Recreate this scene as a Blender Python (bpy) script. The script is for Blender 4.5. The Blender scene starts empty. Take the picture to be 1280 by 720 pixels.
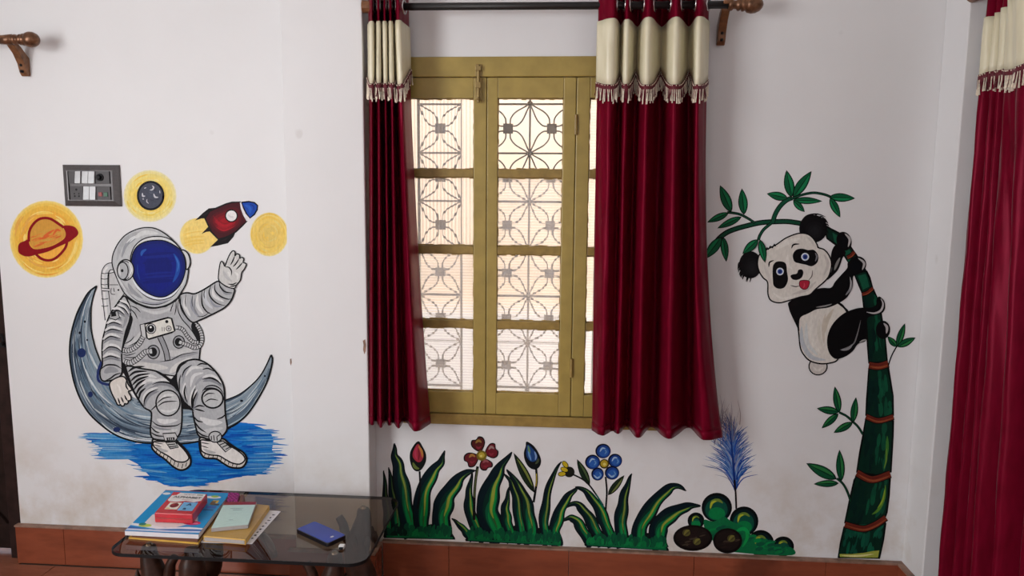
import bpy, math, random
from mathutils import Vector, Matrix

random.seed(7)
SC = bpy.context.scene
COL = SC.collection
# ------------------------------------------------------------------ camera
F_PX = 918.17
CAM = Vector((0.0, -2.67, 1.495))
PITCH, YAW, ROLL = math.radians(7.2956), math.radians(4.2063), math.radians(0.478)
_f0 = Vector((-math.sin(YAW), math.cos(YAW), 0)); _r0 = Vector((math.cos(YAW), math.sin(YAW), 0)); _u0 = Vector((0, 0, 1))
FWD = _f0 * math.cos(PITCH) - _u0 * math.sin(PITCH)
_u = _u0 * math.cos(PITCH) + _f0 * math.sin(PITCH)
RIGHT = _r0 * math.cos(ROLL) + _u * math.sin(ROLL)
UP = _u * math.cos(ROLL) - _r0 * math.sin(ROLL)
cam_data = bpy.data.cameras.new('camera')
cam = bpy.data.objects.new('camera', cam_data); COL.objects.link(cam)
cam.matrix_world = Matrix(((RIGHT.x, UP.x, -FWD.x, CAM.x), (RIGHT.y, UP.y, -FWD.y, CAM.y), (RIGHT.z, UP.z, -FWD.z, CAM.z), (0, 0, 0, 1)))
cam_data.sensor_width = 36.0
cam_data.lens = F_PX / 1280 * 36.0
cam_data.clip_start = 0.05
SC.camera = cam
# ------------------------------------------------------------------ world, lights, exposure
SC.view_settings.view_transform = 'Standard'
SC.view_settings.look = 'None'
SC.view_settings.gamma = 1.0
SC.view_settings.use_curve_mapping = False
SC.view_settings.exposure = 0.14
wd = bpy.data.worlds.new('sky'); SC.world = wd; wd.use_nodes = True
wn = wd.node_tree.nodes; wl = wd.node_tree.links
sky = wn.new('ShaderNodeTexSky'); sky.sky_type = 'NISHITA'; sky.sun_disc = False
sky.sun_elevation = math.radians(42); sky.sun_rotation = math.radians(110); sky.air_density = 1.0; sky.dust_density = 3.0
wl.new(sky.outputs[0], wn['Background'].inputs[0]); wn['Background'].inputs[1].default_value = 0.82


def area(name, loc, target, sx, sy, power, color):
    d = bpy.data.lights.new(name, 'AREA'); d.shape = 'RECTANGLE'; d.size = sx; d.size_y = sy
    d.energy = power; d.color = color
    o = bpy.data.objects.new(name, d); COL.objects.link(o); o.location = loc
    o.rotation_euler = (Vector(target) - Vector(loc)).to_track_quat('-Z', 'Y').to_euler()
    return o


# room lamp and daylight opening at the left, added fill behind the photographer
area('room_lamp', (-2.05, -1.75, 1.98), (-0.2, 0, 1.2), 0.30, 0.30, 5.5, (1.0, 1.0, 1.0))
area('daylight_left', (-3.15, -2.9, 1.30), (1.2, -1.9, 0.85), 2.2, 2.2, 142, (0.98, 0.99, 1.0))
area('front_fill', (-0.6, -5.4, 1.7), (-0.3, 0, 1.3), 2.4, 1.6, 5, (0.98, 0.98, 1.0))  # weak fill added for ambient light, no opening built here


# ------------------------------------------------------------------ photograph measurements -> metres
def ray(px, py):
    return RIGHT * ((px - 640) / F_PX) - UP * ((py - 360) / F_PX) + FWD


def at_y(px, py, Y=0.0):
    d = ray(px, py); return CAM + d * ((Y - CAM.y) / d.y)


def at_z(px, py, Z):
    d = ray(px, py); return CAM + d * ((Z - CAM.z) / d.z)


def at_x(px, py, X):
    d = ray(px, py); return CAM + d * ((X - CAM.x) / d.x)


# ------------------------------------------------------------------ materials
def lin(c):
    c = c / 255.0
    return c / 12.92 if c <= 0.04045 else ((c + 0.055) / 1.055) ** 2.4


def rgb(r, g, b, k=1.0):
    return (min(1, lin(r) * k), min(1, lin(g) * k), min(1, lin(b) * k), 1.0)


class NT:
    def __init__(s, name):
        s.m = bpy.data.materials.new(name); s.m.use_nodes = True
        s.n = s.m.node_tree.nodes; s.l = s.m.node_tree.links
        s.b = s.n['Principled BSDF']; s.out = s.n['Material Output']

    def new(s, t, **kw):
        n = s.n.new(t)
        for k, v in kw.items(): setattr(n, k, v)
        return n

    def coord(s, scale=(1, 1, 1)):
        tc = s.new('ShaderNodeTexCoord'); mp = s.new('ShaderNodeMapping'); mp.inputs['Scale'].default_value = scale
        s.l.new(tc.outputs['Object'], mp.inputs[0]); return mp.outputs[0]

    def noise(s, scale, detail=4, coord=None, rough=0.55):
        n = s.new('ShaderNodeTexNoise'); n.inputs['Scale'].default_value = scale; n.inputs['Detail'].default_value = detail
        n.inputs['Roughness'].default_value = rough
        s.l.new(coord if coord else s.coord(), n.inputs['Vector']); return n.outputs['Fac']

    def ramp(s, fac, stops):
        r = s.new('ShaderNodeValToRGB'); e = r.color_ramp.elements
        while len(e) < len(stops): e.new(0.5)
        for i, (p, c) in enumerate(stops): e[i].position = p; e[i].color = c
        s.l.new(fac, r.inputs[0]); return r.outputs[0]

    def mix(s, fac, a, b, mode='MIX'):
        m = s.new('ShaderNodeMix'); m.data_type = 'RGBA'; m.blend_type = mode
        for sock, v in ((m.inputs[0], fac), (m.inputs[6], a), (m.inputs[7], b)):
            if hasattr(v, 'is_linked'): s.l.new(v, sock)
            else: sock.default_value = v
        return m.outputs[2]

    def bump(s, h, strength=0.3, dist=0.002):
        b = s.new('ShaderNodeBump'); b.inputs['Strength'].default_value = strength; b.inputs['Distance'].default_value = dist
        s.l.new(h, b.inputs['Height']); s.l.new(b.outputs[0], s.b.inputs['Normal'])

    def base(s, v):
        if hasattr(v, 'is_linked'): s.l.new(v, s.b.inputs['Base Color'])
        else: s.b.inputs['Base Color'].default_value = v

    def set(s, **kw):
        for k, v in kw.items(): s.b.inputs[k.replace('_', ' ')].default_value = v
        return s.m


def simple(name, c, rough=0.5, metal=0.0, var=0.08, scale=40, bump=0.0, bscale=200, **kw):
    t = NT(name)
    n = t.noise(scale)
    lo = tuple(max(0, x * (1 - var)) for x in c[:3]) + (1,); hi = tuple(min(1, x * (1 + var)) for x in c[:3]) + (1,)
    t.base(t.ramp(n, [(0.3, lo), (0.7, hi)]))
    if bump: t.bump(t.noise(bscale, 3), bump, 0.001)
    t.set(Roughness=rough, Metallic=metal)
    for k, v in kw.items(): t.b.inputs[k].default_value = v
    return t.m


def wall_material():
    t = NT('white_wall_paint')
    n1 = t.noise(1.6, 5)
    c = t.ramp(n1, [(0.3, (0.735, 0.735, 0.742, 1)), (0.7, (0.785, 0.787, 0.795, 1))])
    # brownish damp stains low on the plaster and a few scuffs
    tc = t.new('ShaderNodeTexCoord'); sp = t.new('ShaderNodeSeparateXYZ'); t.l.new(tc.outputs['Object'], sp.inputs[0])
    mr = t.new('ShaderNodeMapRange'); mr.inputs[1].default_value = 0.62; mr.inputs[2].default_value = 0.22
    t.l.new(sp.outputs[2], mr.inputs[0])
    st = t.noise(4.0, 6, None, 0.65)
    r = t.new('ShaderNodeMapRange'); r.inputs[1].default_value = 0.45; r.inputs[2].default_value = 0.8
    t.l.new(st, r.inputs[0])
    mx = t.new('ShaderNodeMath', operation='MULTIPLY'); t.l.new(mr.outputs[0], mx.inputs[0]); t.l.new(r.outputs[0], mx.inputs[1])
    m2 = t.new('ShaderNodeMath', operation='MULTIPLY'); t.l.new(mx.outputs[0], m2.inputs[0]); m2.inputs[1].default_value = 1.0
    c = t.mix(m2.outputs[0], c, (0.50, 0.40, 0.29, 1))
    sc = t.noise(9.0, 2)
    c = t.mix(t.ramp(sc, [(0.74, (0, 0, 0, 1)), (0.80, (0.25, 0.25, 0.25, 1))]), c, (0.45, 0.42, 0.40, 1))
    t.base(c); t.bump(t.noise(60, 4), 0.12, 0.002); t.set(Roughness=0.55)
    return t.m


def tile_material(name, a, b, rough):
    t = NT(name)
    n = t.noise(3.0, 6, t.coord((1.0, 5.0, 5.0)), 0.6)
    c = t.ramp(n, [(0.3, a), (0.55, b), (0.8, tuple(x * 0.75 for x in a[:3]) + (1,))])
    v = t.noise(2.2, 4)
    c = t.mix(t.ramp(v, [(0.62, (0, 0, 0, 1)), (0.72, (0.7, 0.7, 0.7, 1))]), c, tuple(x * 0.45 for x in a[:3]) + (1,))
    t.base(c); t.set(Roughness=rough)
    return t.m


def velvet_material():
    t = NT('maroon_velvet')
    n = t.noise(55, 3, t.coord((1, 1, 0.25)))
    t.base(t.ramp(n, [(0.25, (0.125, 0.0020, 0.012, 1)), (0.75, (0.205, 0.0034, 0.022, 1))]))
    t.bump(t.noise(700, 2), 0.15, 0.0006)
    t.set(Roughness=0.30)
    t.b.inputs['Specular IOR Level'].default_value = 0.34
    t.b.inputs['Specular Tint'].default_value = (1.0, 0.12, 0.22, 1)
    t.b.inputs['Sheen Weight'].default_value = 0.0; t.b.inputs['Sheen Tint'].default_value = (0.9, 0.1, 0.2, 1); t.b.inputs['Sheen Roughness'].default_value = 0.4
    tr = t.new('ShaderNodeBsdfTranslucent'); tr.inputs[0].default_value = (0.55, 0.006, 0.04, 1)
    mx = t.new('ShaderNodeMixShader'); mx.inputs[0].default_value = 0.20
    t.l.new(t.b.outputs[0], mx.inputs[1]); t.l.new(tr.outputs[0], mx.inputs[2]); t.l.new(mx.outputs[0], t.out.inputs[0])
    return t.m


def satin_material():
    t = NT('cream_satin')
    n = t.noise(20, 3, t.coord((1, 1, 0.2)))
    t.base(t.ramp(n, [(0.3, rgb(212, 204, 172)), (0.7, rgb(235, 229, 202))]))
    t.set(Roughness=0.34); t.b.inputs['Specular IOR Level'].default_value = 0.7
    t.bump(t.noise(18, 2, t.coord((1, 1, 0.15))), 0.25, 0.004)
    return t.m


def paint_material():
    t = NT('mural_paint')
    a = t.new('ShaderNodeAttribute'); a.attribute_name = 'Col'
    n = t.noise(130, 3, t.coord((1, 1, 0.45)))
    c = t.mix(1.0, a.outputs['Color'], t.ramp(n, [(0.25, (0.80, 0.80, 0.80, 1)), (0.75, (1.0, 1.0, 1.0, 1))]), 'MULTIPLY')
    t.base(c); t.set(Roughness=0.5); t.b.inputs['Specular IOR Level'].default_value = 0.10
    return t.m


def print_material():
    t = NT('printed_paper')
    a = t.new('ShaderNodeAttribute'); a.attribute_name = 'Col'
    n = t.noise(90, 2)
    t.base(t.mix(1.0, a.outputs['Color'], t.ramp(n, [(0.3, (0.93, 0.93, 0.93, 1)), (0.7, (1, 1, 1, 1))]), 'MULTIPLY'))
    t.set(Roughness=0.3); t.b.inputs['Specular IOR Level'].default_value = 0.2; return t.m


def pane_material(kind):
    """figured window glass: ribbed upright (0), clear (1), fine reeded grid (2)"""
    t = NT(['ribbed_glass', 'clear_glass', 'reeded_glass'][kind])
    tc = t.new('ShaderNodeTexCoord'); sp = t.new('ShaderNodeSeparateXYZ'); t.l.new(tc.outputs['Object'], sp.inputs[0])

    def wave(axis, freq):
        m = t.new('ShaderNodeMath', operation='MULTIPLY'); t.l.new(sp.outputs[axis], m.inputs[0]); m.inputs[1].default_value = freq
        s_ = t.new('ShaderNodeMath', operation='SINE'); t.l.new(m.outputs[0], s_.inputs[0]); return s_.outputs[0]
    n = t.noise(35, 2)
    tint = None
    if kind == 0: h = wave(0, 2 * math.pi / 0.0135); st = 0.20; d = 0.0012; tint = h
    elif kind == 1: h = n; st = 0.12; d = 0.002
    else:
        ad = t.new('ShaderNodeMath', operation='ADD'); t.l.new(wave(2, 2 * math.pi / 0.0105), ad.inputs[0])
        w2 = t.new('ShaderNodeMath', operation='MULTIPLY'); t.l.new(wave(0, 2 * math.pi / 0.012), w2.inputs[0]); w2.inputs[1].default_value = 0.5
        t.l.new(w2.outputs[0], ad.inputs[1]); h = ad.outputs[0]; st = 0.30; d = 0.0006; tint = wave(2, 2 * math.pi / 0.0105)
    # the figure is pressed into the outer face only
    gt = t.new('ShaderNodeMath', operation='GREATER_THAN'); t.l.new(sp.outputs[1], gt.inputs[0]); gt.inputs[1].default_value = 0.018
    gm = t.new('ShaderNodeMath', operation='MULTIPLY'); t.l.new(gt.outputs[0], gm.inputs[0]); t.l.new(h, gm.inputs[1])
    t.bump(gm.outputs[0], st, d)
    t.base((0.97, 0.965, 0.95, 1))
    if tint is not None:      # bright and dim stripes refracted by the ribs, put into the colour
        mr = t.new('ShaderNodeMapRange'); mr.inputs[1].default_value = -1; mr.inputs[2].default_value = 1; t.l.new(tint, mr.inputs[0])
        t.base(t.ramp(mr.outputs[0], [(0.2, (0.80, 0.77, 0.76, 1) if kind == 0 else (0.86, 0.85, 0.84, 1)), (0.7, (0.99, 0.985, 0.975, 1))]))
    t.set(Roughness=(0.05, 0.03, 0.10)[kind], IOR=1.25); t.b.inputs['Transmission Weight'].default_value = 1.0
    tl = t.new('ShaderNodeBsdfTranslucent'); tl.inputs[0].default_value = (0.96, 0.95, 0.93, 1)
    mx = t.new('ShaderNodeMixShader'); mx.inputs[0].default_value = (0.16, 0.06, 0.24)[kind]
    t.l.new(t.b.outputs[0], mx.inputs[1]); t.l.new(tl.outputs[0], mx.inputs[2]); t.l.new(mx.outputs[0], t.out.inputs[0])
    return t.m


def smoked_glass():
    t = NT('smoked_table_glass')
    tr = t.new('ShaderNodeBsdfTransparent'); tr.inputs[0].default_value = (0.66, 0.59, 0.50, 1)
    gl = t.new('ShaderNodeBsdfGlossy'); gl.inputs['Roughness'].default_value = 0.02; gl.inputs[0].default_value = (0.9, 0.9, 0.9, 1)
    fr = t.new('ShaderNodeFresnel'); fr.inputs[0].default_value = 1.42
    mx = t.new('ShaderNodeMixShader')
    ge = t.new('ShaderNodeNewGeometry'); iv = t.new('ShaderNodeMath', operation='SUBTRACT'); iv.inputs[0].default_value = 1.0; t.l.new(ge.outputs['Backfacing'], iv.inputs[1])
    fm = t.new('ShaderNodeMath', operation='MULTIPLY'); t.l.new(fr.outputs[0], fm.inputs[0]); t.l.new(iv.outputs[0], fm.inputs[1])
    t.l.new(fm.outputs[0], mx.inputs[0]); t.l.new(tr.outputs[0], mx.inputs[1]); t.l.new(gl.outputs[0], mx.inputs[2]); t.l.new(mx.outputs[0], t.out.inputs[0])
    return t.m


def clear_plastic():
    t = NT('clear_plastic_film')
    tr = t.new('ShaderNodeBsdfTransparent'); tr.inputs[0].default_value = (0.95, 0.95, 0.95, 1)
    gl = t.new('ShaderNodeBsdfGlossy'); gl.inputs['Roughness'].default_value = 0.18
    mx = t.new('ShaderNodeMixShader'); mx.inputs[0].default_value = 0.05
    b = t.new('ShaderNodeBump'); b.inputs['Strength'].default_value = 0.8; b.inputs['Distance'].default_value = 0.006
    t.l.new(t.noise(30, 3), b.inputs['Height']); t.l.new(b.outputs[0], gl.inputs['Normal'])
    t.l.new(tr.outputs[0], mx.inputs[1]); t.l.new(gl.outputs[0], mx.inputs[2]); t.l.new(mx.outputs[0], t.out.inputs[0])
    return t.m


M = dict(
    wall=wall_material(),
    ceiling=simple('ceiling_white', (0.8, 0.8, 0.79, 1), 0.7, var=0.03, scale=3),
    skirting=tile_material('terracotta_skirting_tile', (0.205, 0.050, 0.024, 1), (0.275, 0.070, 0.033, 1), 0.22),
    ledge=simple('skirting_ledge_mortar', (0.26, 0.15, 0.105, 1), 0.6, var=0.35, scale=30, bump=0.4, bscale=90),
    floor=tile_material('red_brown_floor_tile', (0.225, 0.075, 0.042, 1), (0.300, 0.108, 0.062, 1), 0.2),
    grout=simple('dark_grout', (0.10, 0.06, 0.045, 1), 0.8),
    olive=simple('olive_window_paint', rgb(164, 142, 74, 1.0), 0.38, var=0.12, scale=14, bump=0.12, bscale=60),
    olive2=simple('worn_olive_paint', rgb(148, 122, 62, 1.0), 0.42, var=0.2, scale=30, bump=0.2, bscale=60),
    brass=simple('painted_brass', rgb(150, 128, 80), 0.35, 0.4),
    iron=simple('dull_painted_iron', rgb(112, 100, 88), 0.6),
    outer=simple('peach_outdoor_plaster', rgb(247, 224, 194), 0.8, var=0.06, scale=2.5),
    outer2=simple('outdoor_paving', rgb(215, 200, 180), 0.8, var=0.1, scale=4),
    velvet=velvet_material(), satin=satin_material(),
    braid=simple('maroon_braid', (0.11, 0.004, 0.014, 1), 0.6, var=0.4, scale=300),
    strand=simple('fringe_yarn', rgb(232, 220, 200), 0.7, var=0.25, scale=120),
    steel=simple('brushed_steel_ring', (0.55, 0.52, 0.52, 1), 0.25, 1.0),
    rod=simple('black_rod', (0.012, 0.010, 0.010, 1), 0.5),
    bronze=simple('antique_bronze', (0.16, 0.075, 0.038, 1), 0.30, 0.55, var=0.5, scale=60),
    bracketwood=simple('varnished_brown_bracket', (0.20, 0.085, 0.035, 1), 0.28, 0.15, var=0.4, scale=50),
    door=simple('dark_brown_door', (0.020, 0.0105, 0.0085, 1), 0.6, var=0.3, scale=25, **{'Specular IOR Level': 0.12}),
    doorframe=simple('dark_brown_frame', (0.026, 0.013, 0.011, 1), 0.6, var=0.3, scale=25, **{'Specular IOR Level': 0.12}),
    plate=simple('charcoal_switch_plate', (0.105, 0.098, 0.100, 1), 0.34, 0.35, var=0.12, scale=90),
    plate2=simple('charcoal_module', (0.055, 0.051, 0.054, 1), 0.5, 0.1),
    rocker=simple('silver_grey_rocker', (0.50, 0.51, 0.52, 1), 0.3, 0.2),
    black=simple('matt_black', (0.006, 0.006, 0.007, 1), 0.5, **{'Specular IOR Level': 0.2}),
    redlamp=simple('red_indicator', (0.25, 0.015, 0.015, 1), 0.35),
    greenlamp=simple('green_indicator', (0.012, 0.11, 0.05, 1), 0.35),
    paint=paint_material(), printed=print_material(),
    glass0=pane_material(0), glass1=pane_material(1), glass2=pane_material(2),
    smoked=smoked_glass(), film=clear_plastic(),
    carved=simple('dark_carved_wood', (0.040, 0.016, 0.010, 1), 0.4, var=0.5, scale=35, bump=0.5, bscale=120, **{'Specular IOR Level': 0.25}),
    pages=simple('grey_page_edges', rgb(170, 165, 165), 0.7, var=0.15, scale=400),
    paper=simple('white_paper', rgb(225, 222, 225), 0.6, var=0.04),
    redbox=simple('glossy_red_card', (0.52, 0.012, 0.022, 1), 0.25, var=0.1),
    yellowbook=simple('mustard_cover', (0.62, 0.36, 0.055, 1), 0.35, var=0.1, scale=12),
    brownedge=simple('brown_cover_edge', (0.15, 0.055, 0.03, 1), 0.5),
    magenta=simple('magenta_zigzag_cloth', (0.30, 0.02, 0.16, 1), 0.6, var=0.9, scale=150),
    phoneblack=simple('black_phone_body', (0.006, 0.006, 0.008, 1), 0.3),
    phoneblue=simple('glossy_blue_back', (0.022, 0.050, 0.32, 1), 0.16, var=0.15, scale=8, **{'Specular IOR Level': 0.25}),
    chrome=simple('chrome_stud', (0.75, 0.75, 0.75, 1), 0.15, 1.0),
    whiteplastic=simple('white_plastic', (0.7, 0.7, 0.7, 1), 0.3),
)


# ------------------------------------------------------------------ mesh helpers
class MB:
    def __init__(s): s.v = []; s.f = []; s.c = []; s.col = (1, 1, 1, 1)

    def add(s, vs, fs):
        o = len(s.v); s.v += [tuple(v) for v in vs]; s.f += [tuple(i + o for i in f) for f in fs]; s.c += [s.col] * len(vs); return s

    def box(s, x0, x1, y0, y1, z0, z1):
        return s.add([(x0, y0, z0), (x1, y0, z0), (x1, y1, z0), (x0, y1, z0), (x0, y0, z1), (x1, y0, z1), (x1, y1, z1), (x0, y1, z1)],
                     [(0, 3, 2, 1), (4, 5, 6, 7), (0, 1, 5, 4), (1, 2, 6, 5), (2, 3, 7, 6), (3, 0, 4, 7)])

    def prism(s, quad, z0, z1, z1b=None):
        """vertical slab over a ccw outline (list of xy)"""
        n = len(quad)
        a = sum(quad[i][0] * quad[(i + 1) % n][1] - quad[(i + 1) % n][0] * quad[i][1] for i in range(n))
        if a < 0: quad = quad[::-1]
        vs = [(q[0], q[1], z0) for q in quad] + [(q[0], q[1], z1) for q in quad]
        return s.add(vs, [tuple(range(n - 1, -1, -1)), tuple(range(n, 2 * n))] + [(i, (i + 1) % n, n + (i + 1) % n, n + i) for i in range(n)])

    def tube(s, pts, rad, n=10, cap=True):
        pts = [Vector(p) for p in pts]
        if not hasattr(rad, '__len__'): rad = [rad] * len(pts)
        up = None; rings = []
        for i, p in enumerate(pts):
            d = (pts[min(i + 1, len(pts) - 1)] - pts[max(i - 1, 0)]).normalized()
            if up is None: up = d.orthogonal().normalized()
            up = (up - d * up.dot(d)).normalized(); w = d.cross(up)
            rings.append([p + (up * math.cos(2 * math.pi * k / n) + w * math.sin(2 * math.pi * k / n)) * rad[i] for k in range(n)])
        vs = [v for r in rings for v in r]; fs = []
        for i in range(len(rings) - 1):
            for k in range(n): fs.append((i * n + k, i * n + (k + 1) % n, (i + 1) * n + (k + 1) % n, (i + 1) * n + k))
        if cap: fs += [tuple(range(n - 1, -1, -1)), tuple((len(rings) - 1) * n + k for k in range(n))]
        return s.add(vs, fs)

    def lathe(s, origin, axis, prof, n=20):
        a = Vector(axis).normalized(); o = Vector(origin); u = a.orthogonal().normalized(); w = a.cross(u)
        vs = []; fs = []
        for (t, r) in prof:
            for k in range(n): vs.append(o + a * t + (u * math.cos(2 * math.pi * k / n) + w * math.sin(2 * math.pi * k / n)) * max(r, 1e-5))
        for i in range(len(prof) - 1):
            for k in range(n): fs.append((i * n + k, i * n + (k + 1) % n, (i + 1) * n + (k + 1) % n, (i + 1) * n + k))
        fs += [tuple(range(n - 1, -1, -1)), tuple((len(prof) - 1) * n + k for k in range(n))]
        return s.add(vs, fs)

    def build(s, name, mat, parent=None, smooth=False, bevel=0.0, solid=0.0, color=False):
        me = bpy.data.meshes.new(name)
        if parent is not None and s.v:
            b = parent.matrix_basis.translation if parent.parent is None else parent.parent.matrix_basis.translation + parent.matrix_basis.translation
            vs = [(v[0] - b.x, v[1] - b.y, v[2] - b.z) for v in s.v]
        else: vs = s.v
        me.from_pydata(vs, [], s.f); me.update()
        if color:
            at = me.color_attributes.new('Col', 'FLOAT_COLOR', 'POINT')
            at.data.foreach_set('color', [x for c in s.c for x in c])
        me.materials.append(mat)
        if smooth: me.shade_smooth()
        o = bpy.data.objects.new(name, me); COL.objects.link(o)
        if parent is not None: o.parent = parent
        if bevel:
            b = o.modifiers.new('bevel', 'BEVEL'); b.width = bevel; b.segments = 2; b.limit_method = 'ANGLE'
        if solid:
            d = o.modifiers.new('solid', 'SOLIDIFY'); d.thickness = solid; d.offset = 0
        return o


def thing(name, label, cat, loc=(0, 0, 0), group=None):
    o = bpy.data.objects.new(name, None); COL.objects.link(o); o.location = loc; o.empty_display_size = 0.05
    o['label'] = label; o['category'] = cat
    if group: o['group'] = group
    return o


def struct(o, label=None):
    o['kind'] = 'structure'
    if label: o['label'] = label
    return o


def structe(name, loc=(0, 0, 0)):
    o = bpy.data.objects.new(name, None); COL.objects.link(o); o.location = loc; o['kind'] = 'structure'; return o


def catmull(pts, n=8, closed=False):
    P = [tuple(p) for p in pts]; L = len(P); out = []
    if L < 3 and not closed:
        return [tuple(a + (b - a) * i / n for a, b in zip(P[0], P[1])) for i in range(n + 1)]
    rng = range(L) if closed else range(L - 1)
    for i in rng:
        if closed: p0, p1, p2, p3 = P[(i - 1) % L], P[i], P[(i + 1) % L], P[(i + 2) % L]
        else: p0, p1, p2, p3 = P[max(i - 1, 0)], P[i], P[i + 1], P[min(i + 2, L - 1)]
        for k in range(n):
            t = k / n
            out.append(tuple(0.5 * ((2 * b) + (-a + c) * t + (2 * a - 5 * b + 4 * c - d) * t * t + (-a + 3 * b - 3 * c + d) * t ** 3) for a, b, c, d in zip(p0, p1, p2, p3)))
    if not closed: out.append(P[-1])
    return out


# ------------------------------------------------------------------ room shell
ZC = 3.0
XR = 1.258
XL, YF = -3.2, -5.6
DOOR_R = -2.18            # right edge of the doorway in the back wall
WX0, WX1, WZ0, WZ1 = -0.70, 0.41, 0.632, 1.975   # window opening
wb = MB()
wb.box(DOOR_R, WX0, 0, 0.2, 0, ZC); wb.box(WX1, 1.6, 0, 0.2, 0, ZC)
wb.box(WX0, WX1, 0, 0.2, 0, WZ0); wb.box(WX0, WX1, 0, 0.2, WZ1, ZC)
wb.box(XL, DOOR_R, 0, 0.2, 2.12, ZC)
struct(wb.build('wall_back', M['wall']), 'white plastered wall carrying the window and the paintings')
struct(MB().box(XL - 0.15, XL, YF, 0.2, 0, ZC).build('wall_left', M['wall']))
struct(MB().box(XR + 0.11, XR + 0.3, YF, -0.155, 0, ZC).build('wall_right', M['wall']), 'white wall behind the curtain at the right edge')
struct(MB().box(XL - 0.15, XR + 0.3, YF - 0.15, YF, 0, ZC).build('wall_front', M['wall']))
struct(MB().box(XL - 0.15, 1.6, YF - 0.15, 0.2, ZC, ZC + 0.15).build('ceiling', M['ceiling']))
PX0, PX1, PT = -1.002, -0.713, 0.10
struct(MB().box(PX0, PX1, -PT, 0.0, 0, ZC).build('trim_1', M['wall'], bevel=0.004), 'shallow white pillar between the astronaut and the window')
struct(MB().box(XR, 1.6, -0.155, 0.0, 0, ZC).build('trim_2', M['wall'], bevel=0.004), 'white corner pier to the right of the panda')

# chipped plaster on the pillar
for nm, pts in (('chipped_plaster', [(453.5, 426), (456.5, 424), (457.6, 431), (457.2, 439), (455.5, 443), (453.8, 437), (454.4, 431)]), ('plaster_scuff', [(362.5, 449), (364.2, 448), (364.8, 453), (363.6, 457), (362.6, 454)])):
    mb = MB(); mb.add([at_y(x, y, -PT - 0.0004) for x, y in pts[::-1]], [tuple(range(len(pts)))])
    o = mb.build(nm, M['ledge']); o.parent = bpy.data.objects['trim_1']

# floor with its tiles
fl = struct(MB().box(XL - 0.15, 1.6, YF - 0.15, 0.2, -0.12, -0.006).build('floor', M['grout']))
tile_me = None
for iy in range(6):
    for ix in range(8):
        x0, y0 = XL + ix * 0.6 - 0.02, -0.03 - (iy + 1) * 0.6
        if tile_me is None:
            o = MB().box(0, 0.597, 0, 0.597, -0.006, 0).build('tile', M['floor'], fl, bevel=0.0015); tile_me = o.data
        else:
            o = bpy.data.objects.new('tile', tile_me); COL.objects.link(o); o.parent = fl
        o.location = (x0, y0, 0)
rest = MB()
rest.box(XL, 1.4, YF, -3.63, -0.006, 0)
rest.box(XL, DOOR_R, -0.03, 0.2, -0.006, 0)
rest.build('far_tiling', M['floor'], fl)['kind'] = 'stuff'


def skirting(name, runs, label=None):
    """runs: list of (x0,x1,y_back,depth, joints) along x, pieces and a mortar ledge"""
    e = structe(name)
    if label: e['label'] = label
    return e


def skirt_x(e, x0, x1, yw, joints, zt=0.160):
    xs = [x0] + joints + [x1]
    for a, b in zip(xs[:-1], xs[1:]):
        MB().box(a + 0.0008, b - 0.0008, yw - 0.022, yw, 0.0, zt - 0.008).build('tile', M['skirting'], e, bevel=0.001)
    MB().box(x0 - 0.003, x1, yw - 0.0245, yw, zt - 0.008, zt).build('ledge', M['ledge'], e, bevel=0.002)


def skirt_y(e, y0, y1, xw, sgn, zt=0.160):
    xa, xb = (xw, xw + 0.022 * sgn) if sgn > 0 else (xw + 0.022 * sgn, xw)
    MB().box(xa, xb, y0, y1, 0.0, zt - 0.008).build('tile', M['skirting'], e, bevel=0.001)
    xa, xb = (xw, xw + 0.0245 * sgn) if sgn > 0 else (xw + 0.0245 * sgn, xw)
    MB().box(xa, xb, y0, y1, zt - 0.008, zt).build('ledge', M['ledge'], e, bevel=0.002)


e = structe('baseboard_left'); e['label'] = 'terracotta tile skirting below the astronaut painting'
skirt_x(e, DOOR_R - 0.008, PX0, 0, [-1.985, -1.385])
e = structe('baseboard_pillar'); e['label'] = 'terracotta tile skirting around the foot of the pillar'
skirt_x(e, PX0 - 0.02, PX1 + 0.022, -PT, [])
skirt_y(e, -PT, -0.0245, PX1, 1)
e = structe('baseboard_back'); e['label'] = 'terracotta tile skirting below the painted flowers'
skirt_x(e, PX1 + 0.0245, XR, 0, [-0.43, 0.03, 0.499, 0.98])
e = structe('baseboard_right'); e['label'] = 'terracotta tile skirting at the foot of the corner pier'
skirt_y(e, -0.155, -0.0245, XR, -1)
MB().box(XR - 0.022, XR + 0.11, -0.177, -0.155, 0, 0.16).build('tile', M['skirting'], e, bevel=0.001)
skirt_y(e, -3.0, -0.178, XR + 0.11, -1)

# door at the left edge, set in the back wall
d1 = structe('door_1'); d1['label'] = 'dark brown ledged wooden door with strap hinges'
MB().box(DOOR_R - 0.062, DOOR_R, 0.012, 0.16, 0.0, 2.12).build('door_frame', M['doorframe'], d1, bevel=0.003)
MB().box(XL, XL + 0.06, 0.012, 0.16, 0.0, 2.12).build('door_frame', M['doorframe'], d1, bevel=0.003)
MB().box(XL + 0.06, DOOR_R - 0.062, 0.012, 0.16, 2.05, 2.12).build('door_frame', M['doorframe'], d1, bevel=0.003)
for i in range(6):
    w = (DOOR_R - 0.064 - XL - 0.06) / 6
    x = XL + 0.061 + i * w
    MB().box(x + 0.001, x + w - 0.001, 0.052, 0.085, 0.02, 2.05).build('plank', M['door'], d1, bevel=0.003)
for z in (0.035, 1.0, 1.9):
    MB().box(XL + 0.07, DOOR_R - 0.07, 0.033, 0.052, z, z + 0.10).build('ledge_board', M['door'], d1, bevel=0.003)
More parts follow.
